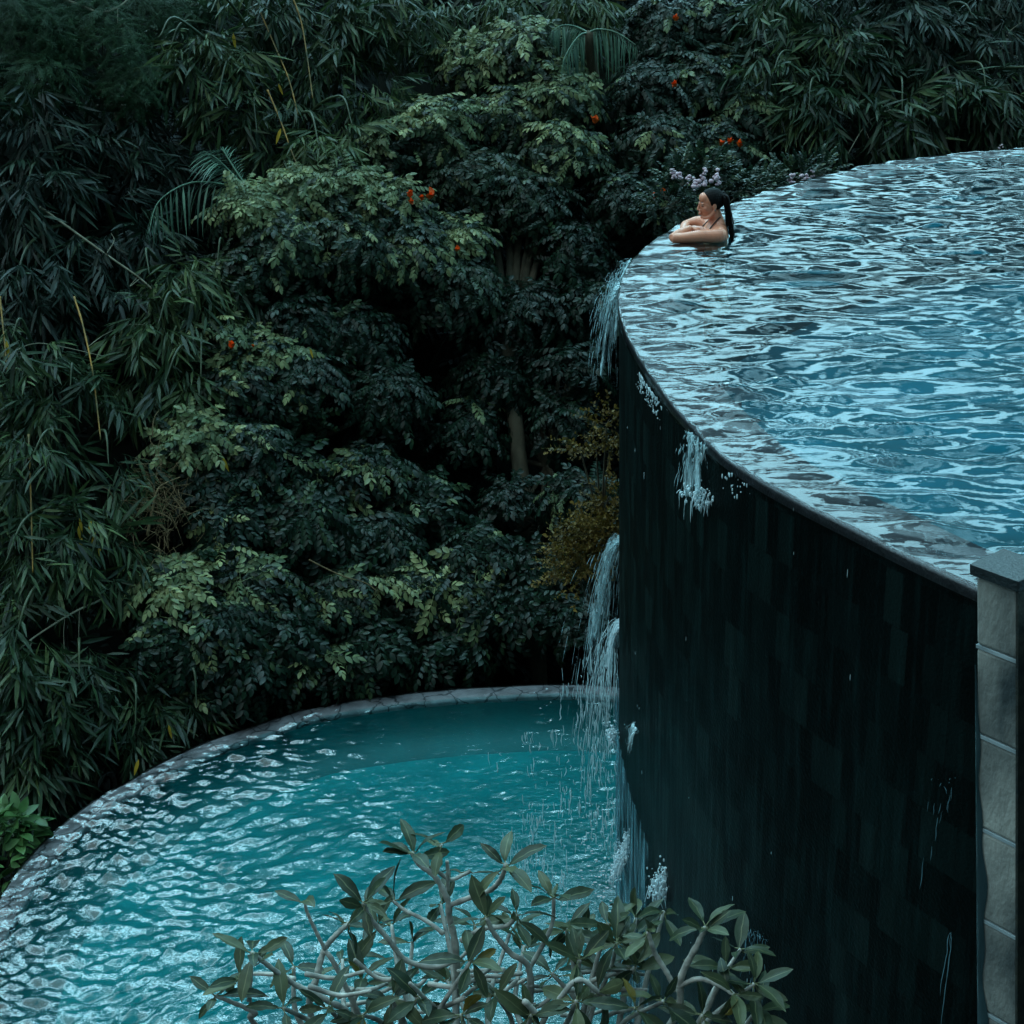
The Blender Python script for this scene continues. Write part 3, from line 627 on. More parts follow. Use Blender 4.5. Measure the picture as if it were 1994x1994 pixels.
crown_tree('flame_tree', 'flame tree at the middle left with a single red-orange flower on its pale top', 'tree',
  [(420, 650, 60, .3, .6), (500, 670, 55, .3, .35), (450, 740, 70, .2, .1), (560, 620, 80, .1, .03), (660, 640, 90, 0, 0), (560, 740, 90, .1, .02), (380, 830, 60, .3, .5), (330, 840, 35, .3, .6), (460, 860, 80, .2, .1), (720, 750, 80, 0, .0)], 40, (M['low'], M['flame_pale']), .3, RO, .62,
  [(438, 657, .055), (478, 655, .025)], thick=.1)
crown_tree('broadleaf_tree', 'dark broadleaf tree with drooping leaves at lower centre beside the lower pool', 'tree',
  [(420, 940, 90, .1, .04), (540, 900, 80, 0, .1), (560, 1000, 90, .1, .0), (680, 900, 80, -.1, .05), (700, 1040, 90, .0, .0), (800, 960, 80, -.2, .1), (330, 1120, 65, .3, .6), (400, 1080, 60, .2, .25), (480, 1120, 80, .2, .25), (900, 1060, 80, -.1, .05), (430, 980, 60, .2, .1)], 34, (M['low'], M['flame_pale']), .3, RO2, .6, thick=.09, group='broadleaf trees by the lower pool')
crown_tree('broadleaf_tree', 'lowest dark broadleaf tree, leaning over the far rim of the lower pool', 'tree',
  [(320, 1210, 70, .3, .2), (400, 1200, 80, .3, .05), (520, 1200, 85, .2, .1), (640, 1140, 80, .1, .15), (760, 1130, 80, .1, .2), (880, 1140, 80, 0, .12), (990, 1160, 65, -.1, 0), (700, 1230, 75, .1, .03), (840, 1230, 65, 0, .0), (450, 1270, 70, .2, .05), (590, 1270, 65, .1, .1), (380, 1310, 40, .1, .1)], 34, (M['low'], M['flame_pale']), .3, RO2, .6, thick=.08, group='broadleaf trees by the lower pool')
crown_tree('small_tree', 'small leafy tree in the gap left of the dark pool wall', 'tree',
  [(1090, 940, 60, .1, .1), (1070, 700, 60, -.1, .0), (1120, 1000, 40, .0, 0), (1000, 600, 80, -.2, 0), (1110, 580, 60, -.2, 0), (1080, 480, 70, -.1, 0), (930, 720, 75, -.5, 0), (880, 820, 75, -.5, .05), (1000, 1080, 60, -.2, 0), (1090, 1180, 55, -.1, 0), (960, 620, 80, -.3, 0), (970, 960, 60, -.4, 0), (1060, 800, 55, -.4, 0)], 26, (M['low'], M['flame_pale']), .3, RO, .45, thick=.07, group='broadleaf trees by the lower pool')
crown_tree('feathery_tree', 'feathery fine-leaved tree in the top left corner of the photo', 'tree',
  [(60, 60, 100, .2, 0), (190, 90, 90, .2, 0), (300, 40, 70, .1, 0), (60, 170, 80, .1, 0), (240, 170, 70, .1, 0), (130, 20, 80, .2, 0), (360, 20, 50, 0, 0)], 60, (M['feather'], M['feather']), .3, RF, .55, sc=.9, thick=.1, group='lone feathery tree')

# ================================================================== PALMS
def palm(label, tip_px, fronds, off):
    heart = fold(*tip_px, off); base = np.array([heart[0]+.1, heart[1]+.5, 0]); base[2] = float(terr(base[0], base[1]))-.1
    t = thing('palm', label, 'palm', base, 'palms among the trees')
    V, T = tube([base, base*.5+heart*.5+[.08, 0, 0], heart], [.09, .07, .06], 9, 20); Geo().add(V, T).build('trunk', M['bark_dark'], t)
    for pts, ll, drp in fronds:
        Pp = spline([heart]+[fold(x, y, off+o) for x, y, o in pts], 46); G = Geo(); V, T = tube(Pp, [.014, .003], 5, 46); G.add(V, T, rnd=.9)
        tg = norm(np.gradient(Pp, axis=0)); D = []; Q = []; S = []
        for i in range(7, 46, 2 if ll > .45 else 1):
            for s in (-1, 1):
                sd = norm(np.cross(tg[i], [0, 0, 1.]))*s; D.append(norm(tg[i]*.55+sd*.55+np.array([0, -.1, -drp if s < 0 else -drp*.9]))+rng.normal(0, .04, 3)); Q.append(Pp[i]); S.append(ll*math.sin(math.pi*(.12+.8*i/46))*rng.uniform(.85, 1.1))
        V, T, L, q = compose(leaf_tpl(.045, 3, .38, .05, .3), frames(np.array(D)+rng.normal(0, .10, (len(D), 3)), np.array([0, 0, 1.])), np.array(S), np.array(Q), rng.uniform(0, 1, len(Q))); G.add(V, T, rnd=q); G.build('frond', M['palm'], t)
    return t
palm('palm with one long arching frond above the left flame tree', (480, 372), [([(430, 350, .1), (360, 345, .15), (300, 380, .2), (280, 440, .2)], .5, 1.0), ([(440, 330, 0), (410, 300, .1), (385, 285, .1)], .42, .3), ([(450, 330, 0), (425, 290, 0), (418, 282, 0)], .3, .2)], .95)
palm('palm with drooping fronds near the top, between the two flame trees', (1110, 62), [([(1130, 55, .1), (1165, 62, .2), (1200, 85, .3)], .50, 1.5), ([(1095, 66, .1), (1078, 85, .2), (1062, 115, .3)], .46, 1.4), ([(1085, 50, 0), (1060, 48, .1), (1040, 60, .2)], .4, 1.0)], 1.0)

# ================================================================== BARE CANES AND TWIGS
def bare(label, lines, off, rads, mat='twig', grp='bare arching branches'):
    b = fold(*lines[0][0], off); t = None; G = Geo()
    for i, ln in enumerate(lines):
        pts = [fold(x, y, off) for x, y in ln]
        V, T = tube(pts, [rads[min(i, len(rads)-1)], rads[min(i, len(rads)-1)]*.45], 5, 30); G.add(V, T)
    tag(G.build('bare_branch', M[mat]), label, 'branch', grp)
bare('long straight pale cane slanting down through the shade left of the flame trees', [[(75, 390), (200, 480), (270, 530), (330, 590), (385, 645)], [(200, 480), (215, 455), (210, 440)], [(265, 525), (245, 540), (270, 510)]], .75, [.013, .005])
bare('thin cane arching up and over at the left edge, mid height', [[(-10, 700), (30, 662), (70, 648), (120, 655), (195, 672)], [(30, 662), (45, 700), (60, 720)], [(105, 650), (104, 700)], [(165, 655), (200, 630), (250, 612), (310, 620)]], .8, [.007, .003, .003, .005])
bare('pale bare branch with hanging twigs at the lower left, in front of bamboo', [[(190, 1132), (140, 1155), (80, 1192), (40, 1222), (10, 1255), (0, 1290)], [(122, 1168), (120, 1200), (124, 1262)], [(150, 1150), (148, 1212)], [(60, 1206), (50, 1260)], [(40, 1222), (0, 1232)]], .85, [.011, .003])
bare('white curved twig hanging just above the far rim of the raised pool', [[(1690, 205), (1660, 215), (1630, 240), (1600, 290)], [(1665, 212), (1640, 195), (1600, 178)], [(1670, 210), (1720, 215)], [(1630, 240), (1640, 262)], [(1650, 222), (1690, 222)]], .5, [.010, .004])
bare('crooked pale twig at the right edge, above the far end of the raised pool', [[(1940, 35), (1905, 60), (1888, 100)], [(1905, 60), (1930, 80)], [(1870, 85), (1888, 92), (1945, 120)]], .4, [.008, .005])
bare('thin straight twig at the right edge, below the crooked pale twig', [[(1870, 165), (1900, 170), (1945, 188)]], .4, [.006])
bare('short bare twig slanting across the dark leaves at lower centre', [[(583, 1056), (610, 1070), (650, 1088), (690, 1100), (712, 1116)]], .95, [.009], 'twig_brown')
bare('bent pale grey limb at the very top left', [[(110, -6), (150, 10), (190, 24), (225, 12), (245, -5)], [(222, 14), (222, 44)]], .9, [.022, .005])
G = Geo()
for i in range(230):
    x, y = 300+rng.normal(0, 28), 950+rng.normal(0, 45); a = rng.uniform(0, 6.3); l = rng.uniform(15, 60); o_ = rng.uniform(.6, 1.0)
    V, T = tube([fold(x, y, o_), fold(x+l*math.cos(a)*.5+rng.normal(0, 6), y+l*math.sin(a)*.5, o_+.05), fold(x+l*math.cos(a), y+l*math.sin(a)+8, o_)], [.0035, .0015], 3, 7, False); G.add(V, T)
V, T = tube([fold(278, 1010, .8), fold(288, 960, .85), fold(300, 920, .9), fold(340, 900, .9)], [.016, .006], 6, 16); G.add(V, T)
tag(G.build('dead_brush', M['twig_brown']), 'tangle of dry brown twigs between the left bamboo and the dark trees', 'dead brush')
G = Geo()
for x, y in [(440, 70), (525, 165), (530, 250), (148, 1000), (155, 1022), (180, 1012), (172, 990), (262, 1440), (318, 1375), (12, 650), (150, 985), (188, 1030), (585, 665), (420, 870)]:
    d = np.array([[rng.normal(0, .3), -.3, -1.]]); V, T, L, q = compose(leaf_tpl(.2, 3, .1, .1), frames(d, np.array([0, -1., .3])), np.array([rng.uniform(.10, .18)]), np.array([fold(x, y-8, .95)]), rng.random(1)); G.add(V, T, rnd=q)
tag(G.build('dead_leaves', M['yellow_leaf']), 'scattered yellow dead leaves caught in the bamboo', 'leaves', kind='stuff')

# ================================================================== SHRUBS
def shrub(name, label, clumps, mat, variants, dens, sc, bright=.5, off_Y=None, grp=None, flowers=None, cat='shrub', up=.6):
    cs = [(atY(x*D2P, y*D2P, Yv), r*D2P) for x, y, r, Yv in clumps]; mid = np.mean([c for c, r in cs], 0)
    base = np.array([mid[0], mid[1]+.05, min(c[2] for c, r in cs)-.25]); t = thing(name, label, cat, base, grp)
    G = Geo(); Gt = Geo()
    for c, rp in cs:
        R = rp*np.linalg.norm(c-[0, 0, CAMZ])/FPX; m = int(dens*R*R*12)+4; Pn, Nn = shell(c, R, m, .1, .9)
        V, T = tube([base, base*.5+c*.5+[0, .03, 0], c], [.012, .006], 5, 8); Gt.add(V, T)
        for q in range(min(8, m)): V, T = tube([c, Pn[q]], [.005, .002], 4, 4); Gt.add(V, T)
        d = norm(Nn+[0, -.1, up]+rng.normal(0, .3, (m, 3)))
        scatter(G, variants, frames(d, rand_up(m, .3)), rng.uniform(.8, 1.2, m)*sc, Pn, np.clip(bright+rng.normal(0, .2, m), 0, 1))
    Gt.build('stems', M['bark_dark'], t); G.build('foliage', mat, t)
    for j, (x, y, Yv, s) in enumerate(flowers or []):
        c = atY(x*D2P, y*D2P, Yv); Gf = Geo()
        for k in range(9): V, T = ellip(c+rng.normal(0, s*.45, 3)*[1, 1, 1.4], s*rng.uniform(.25, .5)*np.array([1, .7, .8]), nu=7, nv=5); Gf.add(V, T)
        Gf.build('flower', M['pink'], t)
    return t
shrub('hanging_shrub', 'ochre small-leaved shrub jutting from behind the dark wall, above the spouting water', [(1130, 1010, 26, 11.3), (1105, 1040, 32, 11.35), (1080, 1070, 24, 11.4), (1140, 1045, 24, 11.3), (1095, 1100, 15, 11.35), (1150, 995, 14, 11.3)], M['ochre'], SP, 430, 1.0, .55, grp='ochre shrubs behind the wall')
shrub('hanging_shrub', 'sparse ochre sprigs behind the dark wall, higher than the main ochre shrub', [(1145, 800, 15, 11.5), (1125, 842, 15, 11.5), (1150, 855, 15, 11.5), (1095, 850, 9, 11.5), (1147, 945, 15, 11.5)], M['ochre'], SP, 300, 1.0, .4, grp='ochre shrubs behind the wall')
shrub('pink_shrub', 'pink flowering shrub behind the woman, its blossom just above her head', [(1290, 350, 28, 13.6), (1330, 330, 26, 13.7), (1360, 360, 28, 13.8), (1260, 390, 28, 13.5), (1400, 360, 24, 14.4)], M['flame'], PB, 240, .6, .6, grp='pink shrubs at the rim',
      flowers=[(1268, 322, 13.1, .03), (1276, 330, 13.1, .04), (1284, 335, 13.1, .03), (1298, 338, 13.1, .035), (1312, 348, 13.1, .045), (1326, 343, 13.1, .05), (1352, 335, 13.1, .04), (1355, 345, 13.1, .03), (1330, 322, 13.1, .03)], up=.9)
shrub('pink_shrub', 'pink flowering shrub at the far rim of the raised pool, right of the woman', [(1500, 345, 26, 15.3), (1440, 360, 22, 14.8), (1550, 330, 20, 15.6)], M['flame'], PB, 240, .6, .6, grp='pink shrubs at the rim', flowers=[(1496, 338, 14.9, .05), (1512, 342, 14.9, .04), (1530, 333, 15.1, .04), (1520, 336, 15.0, .035), (1888, 282, 17.2, .03)], up=.9)
BLV = [pinnate(s, 1, .17, .10, leaf_tpl(.5, 4, .2, .12), .2) for s in range(200, 205)]
shrub('broadleaf_shrub', 'bright green broad-leaved shrub in the lower left corner, outside the pale rim', [(8, 1580, 42, 10.6), (40, 1560, 18, 10.6), (0, 1650, 34, 10.3), (-20, 1700, 40, 10.2)], M['broad'], BLV, 75, .8, .5, grp=None, up=.5)
#@@NEAR
# ================================================================== FALLING WATER
def strands(G, P0, V0, drop, n, r=(.002, .005), jit=.12, spread=.02, gaps=.0, drag=0.):
    """n threads of water leaving the line P0 (list of points) with velocity V0 and falling drop metres"""
    P0 = np.asarray(P0, float)
    for i in range(n):
        q = rng.random()*(len(P0)-1); k = min(int(q), len(P0)-2); p = P0[k]*(1-(q-k))+P0[k+1]*(q-k)+rng.normal(0, spread, 3)*[1, 1, .3]
        v = np.asarray(V0, float)*(1+rng.normal(0, jit*2))+rng.normal(0, jit*.5, 3)*[1, 1, .3]; T_ = math.sqrt(2*drop/9.8)*rng.uniform(.55, 1.08)
        m = 12 if gaps == 0 else 22; t = np.linspace(0, T_, m)[:, None]
        C = p+v*t-[0, 0, 4.9]*t*t+np.cumsum(rng.normal(0, .0022, (m, 3)), 0)*[1, 1, .4]
        a = 0 if gaps == 0 else rng.integers(0, m-3); b = m if gaps == 0 else min(m, a+rng.integers(3, 4+int((1-gaps)*10)))
        rr = rng.uniform(*r)*rng.uniform(.4, 1.3, b-a); rr[-1] *= .2; rr[0] *= .4 if gaps else 1
        V, T = tube(C[a:b], rr, 5, (b-a)*2); G.add(V, T)
def rimpt(th, dz=.0, dr=.03): th = rad(th); r = urim(th)+dr; return np.array([UC[0]+r*math.cos(th), UC[1]+r*math.sin(th), UZ+dz])
def fall(label, P0, V0, drop, n, r, jit, spread, gaps=0., grp='streams of water spilling from the pool', mat='spray', extra=None, sheet_=True):
    G = Geo(); strands(G, P0, V0, drop, n, r, jit, spread, gaps)
    if extra: extra(G)
    a_, b_ = np.asarray(P0[0], float), np.asarray(P0[-1], float); nu_, nv_ = 26, 34; Vs = []      # the unbroken sheet the threads tear off from
    for j in range(nv_):
        tt = j/(nv_-1)*math.sqrt(2*drop/9.8)*.92
        for i_ in range(nu_):
            u_ = i_/(nu_-1); w_ = 1+.5*math.sin(u_*9+drop*7)*.25+rng.normal(0, .02); p_ = a_*(1-u_)+b_*u_
            Vs.append(p_+np.asarray(V0)*tt*w_+np.array([.010*math.sin(u_*31+tt*20), .010*math.cos(u_*23+tt*9), -4.9*tt*tt*(1+.05*math.sin(u_*17))]))
    if sheet_: tag(Geo().add(np.array(Vs), grid_tris(nv_, nu_)).build('water_sheet', M['sheet']), label.replace('curtain', 'clear sheet').replace('spill', 'clear sheet').replace('spout', 'clear sheet'), 'waterfall', 'clear sheets of falling water') if False else G.add(np.array(Vs), grid_tris(nv_, nu_))
    return tag(G.build('water_stream', M[mat]), label, 'waterfall', grp)
fall('broad curtain of water fanning off the far rim, left of the dark wall', [rimpt(t_, -.01) for t_ in (177, 174, 171, 168)], (-.30, .04, .22), .72, 900, (.0010, .0030), .20, .03, .85, mat='torrent')
fall('short white spill breaking over the near rim onto the dark wall', [rimpt(t_, -.0) for t_ in (200.6, 199.6, 198.8)], (-.07, -.05, .05), .38, 240, (.0012, .0032), .30, .015, .85, mat='torrent')

def arcpts(px, py, Y): return [atY(px, py, Y)+[0, d, 0] for d in (-.08, .08)]
fall('largest spout arching out from behind the dark wall into the lower pool', arcpts(1214, 1050, 11.0), (-.52, -.05, .35), 1.15, 6, (.0015, .004), .045, .022, mat='torrent', extra=lambda G: (strands(G, arcpts(1214, 1050, 11.0), (-.50, -.05, .35), 1.7, 330, (.0018, .005),   .06, .035, .85), strands(G, arcpts(1214, 1050, 11.0), (-.40, -.05, .3), 2.4, 330, (.0012, .0034), .22, .03, .8)))
fall('small second spout lower down, just left of the wall edge', arcpts(1212, 1215, 10.6), (-.35, -.05, .45), .6, 14, (.002, .004), .05, .012, extra=lambda G: strands(G, arcpts(1212, 1215, 10.6), (-.32, -.05, .4), 1.5, 180, (.001, .003), .2, .02, .6))
fall('tiny spout low on the wall edge, just above the lower pool ledge', arcpts(1238, 1416, 8.35), (-.22, -.08, .25), .22, 26, (.0010, .0022), .2, .012, .7, mat='torrent')
fall('thin trickle with bright drops on the dark wall beside the stone pillar', [atY(1825, 1525, 5.36), atY(1862, 1515, 5.28)], (-.05, -.03, 0), .55, 18, (.0008, .0016), .06, .012, .75, mat='dim_drops', sheet_=False)
fall('single crooked thread of water at the lower right of the dark wall', [atY(1853, 1815, 5.3), atY(1851, 1820, 5.3)], (-.03, -.02, 0), .7, 3, (.0008, .0016), .03, .003, mat='dim_drops', sheet_=False)
fall('veil of water running off the dark wall behind the rightmost frangipani leaves', [atY(1455, 1805, 6.42), atY(1495, 1825, 6.3)], (.06, -.1, .1), .75, 120, (.0008, .0022), .2, .02, .7, mat='dim_drops', sheet_=False)
def splash(px, py, Y, rx, rz, n, label, lean=(0, 0, 0)):
    c = atY(px, py, Y); G = Geo()
    for i in range(n):
        u = norm(rng.normal(0, 1, 3)); p = c+u*[rx, .08, rz]*rng.random()**.5*1.0; p = p+np.array(lean)*(p[2]-c[2])
        v = np.array([rng.normal(-.05, .14), rng.normal(-.05, .1), rng.uniform(-.9, .35)]); t = np.linspace(0, rng.uniform(.02, .09), 6)[:, None]
        C = p+v*t-[0, 0, 4.9]*t*t; V, T = tube(C, [.001, rng.uniform(.002, .006), .001], 5, 8); G.add(V, T)
        if 1: V, T = ellip(p+rng.normal(0, .02, 3), rng.uniform(.0015, .007)*np.array([1, 1, rng.uniform(1, 2.2)]), nu=6, nv=5); G.add(V, T)
    tag(G.build('splash', M['spray']), label, 'splash', 'bursts of white water at the wall foot', 'stuff')
splash(1212, 1660, 8.75, .035, .24, 260, 'tall white burst of water at the left edge of the dark wall', (.35, 0, 0))
splash(1292, 1712, 7.6, .07, .13, 240, 'white burst of water on the wall foot, above the frangipani leaves', (.35, 0, 0))
splash(1192, 1428, 9.5, .03, .06, 90, 'small white burst at the wall edge, level with the pool ledge')
splash(1366, 962, 6.95, .10, .045, 80, 'ragged white end of the short spill on the dark wall', (-.6, 0, 0))
G = Geo()      # drops in the air
for i in range(760):
    if i % 18 == 0: u = rng.random()**1.3; cx_, cy_, Yv = 1195-u*235, rng.uniform(1260, 1780), rng.uniform(9.0, 10.6)
    px = min(cx_+rng.normal(0, 11), 1202); py = cy_+rng.normal(0, 34)
    if py < 1420 and px < 1090: continue
    p = atY(px, py, Yv)
    if p[2] < .03 or p[2] > 3: continue
    l = rng.uniform(.02, .11)*(2.0 if rng.random() < .12 else 1); V, T = tube([p, p+[rng.normal(0, .004), 0, -l*.5], p+[rng.normal(0, .006), 0, -l]], [.001, rng.uniform(.0016, .0042), .001], 4, 5); G.add(V, T)
tag(G.build('falling_drops', M['drops']), 'streaks of drops falling into the lower pool beside the wall', 'water drops', kind='stuff')
G = Geo()      # sparkles on the wall and along the rim lip
for i in range(26):
    th = rng.uniform(184, 214); z = UZ-rng.random()**1.2*4.4; p = rimpt(th, z-UZ, .008); l = rng.uniform(.008, .04); V, T = tube([p, p-[0, 0, l*.5], p-[0, 0, l]], [.0006, rng.uniform(.001, .0022), .0006], 4, 4); G.add(V, T)
for thc, k in ((190.5, 70), (192.5, 70), (203.4, 24), (193.5, 40), (199.5, 24)):
    for i in range(k):
        p = rimpt(thc+rng.normal(0, .55), -.03-rng.random()**2*.10, .034); V, T = ellip(p, rng.uniform(.001, .0042)*np.array([1, 1, rng.uniform(1, 3.5)]), nu=6, nv=5); G.add(V, T)
tag(G.build('clinging_drops', M['spray']), 'bright drops clinging to the dark wall and its overflowing lip', 'water drops', kind='stuff')
G = Geo()
for i in range(150):
    px = 1205-abs(rng.normal(0, 45)); py = rng.uniform(1540, 1800); p = atZ(px, py, .03); V, T = ellip(p+[0, 0, rng.uniform(0, .02)], rng.uniform(.002, .008)*np.array([2.2, 1.0, .4]), nu=6, nv=4); G.add(V, T)
tag(G.build('foam', M['spray']), 'flecks of foam floating where the spouts land in the lower pool', 'foam', kind='stuff')
# thin sheets sliding down the wall
def film(label, th0, th1, z0, z1, mat):
    t = np.radians(np.linspace(th0, th1, 70)); zs = np.linspace(z0, z1, 60); V = []
    for z in zs:
        r = urim(t)+.020+.006*np.sin(t*420+2*np.sin(z*3))+.004*np.sin(t*900+z*5); V.append(np.stack([UC[0]+r*np.cos(t), UC[1]+r*np.sin(t), z+.0*t], -1))
    tag(mesh_obj('water_film', np.concatenate(V), grid_tris(60, 70), mat), label, 'water film', 'films of water on the dark wall')
film('bluish film of water sliding down the left part of the dark wall', 172, 192.5, 1.75, .02, M['film'])

# ================================================================== FRANGIPANI
def frangipani():
    c4 = lambda u, v: (286+u*.680, 1532+v*.6729)
    root = np.array([-.65, 5.05, -3.0]); t = thing('frangipani_tree', 'frangipani tree with knobbly pale branches and leathery leaves in the foreground', 'tree', root)
    fork = np.array([-.75, 5.45, 1.35])
    V, T = tube([root, (root+fork)/2+[.08, 0, 0], fork], [.10, .085, .075], 12, 20); Geo().add(V, T).build('trunk', M['bark_pale'], t)
    tips = []; nb = [0]
    def P(u, v, Y): x, y = c4(u, v); return atY(x, y, Y)
    def br(pts, Y0_, Y1_, r0, r1, whorl=None, link=True):
        n_ = len(pts); W = [P(u, v, Y0_+(Y1_-Y0_)*i/(n_-1)) for i, (u, v) in enumerate(pts)]
        if link: W = [fork+(W[0]-fork)*.0, fork*.5+W[0]*.5+[0, .05, -.05]]+W; rr = [.045, .03]+list(np.linspace(r0, r1, n_))
        else: rr = list(np.linspace(r0, r1, n_))
        m = len(W)*7; C = spline(W, m); R_ = np.interp(np.linspace(0, 1, m), np.linspace(0, 1, len(rr)), rr)
        R_ = R_*(1+.10*np.sin(np.arange(m)*2.1)+rng.normal(0, .05, m)); V, T = tube(C, R_, 8, m)
        Geo().add(V, T).build('branch', M['bark_pale'], t)
        if whorl: tips.append((W[-1], norm(W[-1]-W[-2]), whorl))
    k = .8
    br([(885, 690), (885, 480), (866, 380), (862, 330), (825, 260), (780, 225), (758, 190)], 5.55, 5.6, .017, .010, 7)
    br([(862, 345), (940, 315), (990, 295), (1018, 258), (1028, 225)], 5.58, 5.5, .013, .010, 5, False)
    br([(780, 225), (825, 240), (868, 268), (905, 255), (925, 245)], 5.6, 5.7, .010, .008, 2, False)
    br([(822, 240), (832, 200), (845, 165)], 5.65, 5.7, .008, .006, 3, False)
    br([(862, 300), (862, 250), (860, 215)], 5.62, 5.62, .008, .008, None, False)
    br([(885, 500), (820, 522), (740, 500), (690, 440), (640, 380), (620, 335)], 5.5, 5.4, .014, .009, 6, False)
    br([(850, 425), (800, 388), (740, 358), (705, 330)], 5.6, 5.7, .010, .007, 4, False)
    br([(480, 690), (490, 540), (510, 470), (545, 425), (578, 395)], 5.35, 5.5, .015, .010, 5)
    br([(510, 470), (480, 410), (458, 360), (453, 335)], 5.4, 5.4, .009, .006, 2, False)
    br([(620, 690), (580, 600), (530, 500), (508, 475)], 5.4, 5.4, .013, .010, None)
    br([(600, 690), (520, 620), (420, 570), (345, 515), (300, 480)], 5.35, 5.2, .014, .009, 4)
    br([(320, 700), (310, 655), (240, 622), (195, 605)], 5.2, 5.15, .013, .007, 4)
    br([(300, 640), (285, 570), (262, 555)], 5.2, 5.2, .008, .005, 3, False)
    br([(290, 620), (300, 560), (302, 510)], 5.2, 5.2, .006, .004, 2, False)
    br([(900, 445), (960, 412), (1030, 402), (1060, 372)], 5.5, 5.45, .012, .009, 5, False)
    br([(1085, 700), (1095, 530), (1042, 482), (995, 425), (972, 380)], 5.45, 5.4, .015, .009, 4)
    br([(1090, 535), (1138, 450), (1162, 390), (1165, 320)], 5.5, 5.55, .012, .008, 5, False)
    br([(1490, 700), (1530, 550), (1580, 450), (1600, 405)], 5.3, 5.3, .017, .011, 7)
    br([(1515, 590), (1490, 540), (1455, 480), (1435, 420)], 5.35, 5.4, .013, .009, 6, False)
    br([(1520, 580), (1580, 556), (1640, 575), (1680, 600)], 5.3, 5.2, .012, .009, 6, False)
    br([(1125, 700), (1200, 590), (1290, 610), (1350, 575), (1400, 520)], 5.4, 5.45, .014, .009, 6)
    br([(1200, 590), (1230, 540), (1240, 500)], 5.4, 5.4, .011, .009, 5, False)
    br([(1290, 610), (1330, 520), (1345, 450)], 5.5, 5.5, .010, .008, 6, False)
    br([(700, 690), (735, 560), (720, 480), (660, 400)], 5.6, 5.7, .012, .008, 5)
    br([(900, 545), (1000, 548), (1075, 540)], 5.5, 5.5, .010, .010, None, False)
    br([(890, 620), (960, 570), (1010, 590), (1080, 560)], 5.7, 5.6, .011, .009, None, False)
    br([(930, 620), (980, 630), (1060, 560)], 5.3, 5.4, .010, .009, None, False)
    br([(1080, 620), (1140, 660), (1230, 560), (1300, 600)], 5.2, 5.3, .013, .010, 5, False)
    br([(760, 620), (830, 560), (930, 460), (940, 400)], 5.8, 5.9, .010, .007, 4, False)
    for u, v, Y_, w_ in [(1200, 410, 5.7, 6), (1260, 430, 5.8, 6), (1320, 395, 5.6, 6), (620, 560, 5.5, 5), (700, 610, 5.3, 6), (930, 500, 5.3, 5), (1000, 600, 5.3, 5), (1230, 620, 5.2, 6), (1400, 640, 5.2, 6), (1660, 520, 5.4, 6), (1740, 570, 5.3, 6), (1750, 640, 5.3, 6), (840, 340, 5.8, 4), (780, 610, 5.3, 6), (520, 640, 5.2, 5), (420, 520, 5.5, 4), (860, 560, 5.7, 5), (1480, 360, 5.7, 6), (1370, 450, 5.8, 6), (1590, 660, 5.2, 6), (1480, 620, 5.2, 5), (1160, 540, 5.5, 4), (620, 660, 5.2, 5), (900, 660, 5.15, 5), (1080, 460, 5.8, 4), (700, 400, 5.9, 4), (1300, 520, 5.6, 5), (1100, 660, 5.2, 5), (390, 640, 5.15, 3), (560, 500, 5.8, 3), (760, 450, 5.9, 4), (1040, 420, 5.9, 4), (1700, 470, 5.6, 4), (1400, 380, 5.7, 5)]:
        b0 = P(u*.8+200+rng.normal(0, 30), 760, 5.4); e = P(u, v, Y_); W = [b0, b0*.5+e*.5+[rng.normal(0, .06), rng.normal(0, .05), rng.normal(0, .03)], e]
        V, T = tube(W, [.016, .012, .008], 7, 18); Geo().add(V, T).build('branch', M['bark_pale'], t); tips.append((e, norm(W[2]-W[1]), w_))
    for i in range(24):
        u0 = rng.uniform(420, 1350); v0 = rng.uniform(530, 660); l_ = rng.uniform(70, 190)*rng.choice([-1, 1]); Y_ = rng.uniform(5.2, 5.9)
        W = [P(u0, v0, Y_), P(u0+l_*.5, v0+rng.uniform(-25, 30), Y_+rng.uniform(-.1, .1)), P(u0+l_, v0+rng.uniform(-60, 20), Y_+rng.uniform(-.15, .15))]
        V, T = tube(W, [.012, .010, .008], 7, 16); Geo().add(V, T).build('branch', M['bark_pale'], t)
    G = Geo(); LV = [leaf_tpl(.35, 8, dr, .13, .56, 2) for dr in (.06, .30, .55)]
    for p, ax, nl in tips:
        ax = norm(ax+[0, -.1, .5])
        hx = norm(np.cross(ax, [.3, 1, .2])); hy = np.cross(ax, hx); a0 = rng.uniform(0, 6.3)
        nn = int(nl*1.2+.5)
        for i in range(nn):
            a = a0+i*2.4+rng.normal(0, .25); el = rng.uniform(-.5, 1.6); d = norm(hx*math.cos(a)+hy*math.sin(a)+ax*el)
            L_ = rng.uniform(.10, .185); tpl = LV[rng.integers(0, 3)]; q = rng.random()*.86
            if rng.random() < .025: q = rng.uniform(.93, 1)
            tw = rng.normal(0, .35, 3); p0 = p+d*.018-ax*rng.uniform(0, .03)
            V, T, Lv, r_ = compose(tpl, frames(d[None], norm(ax*.6+np.array([0, -.15, .6])+tw)), np.array([L_]), p0[None], np.array([q])); V = V+(rng.normal(0, .0012, V.shape)); G.add(V, T, rnd=r_, lv=Lv)
            V, T = tube([p, p0+d*.01], [.0035, .0025], 5, 4); G.add(V, T, rnd=.8, lv=np.zeros((len(V), 3)))
    G.build('foliage', M['frangi'], t)
frangipani()

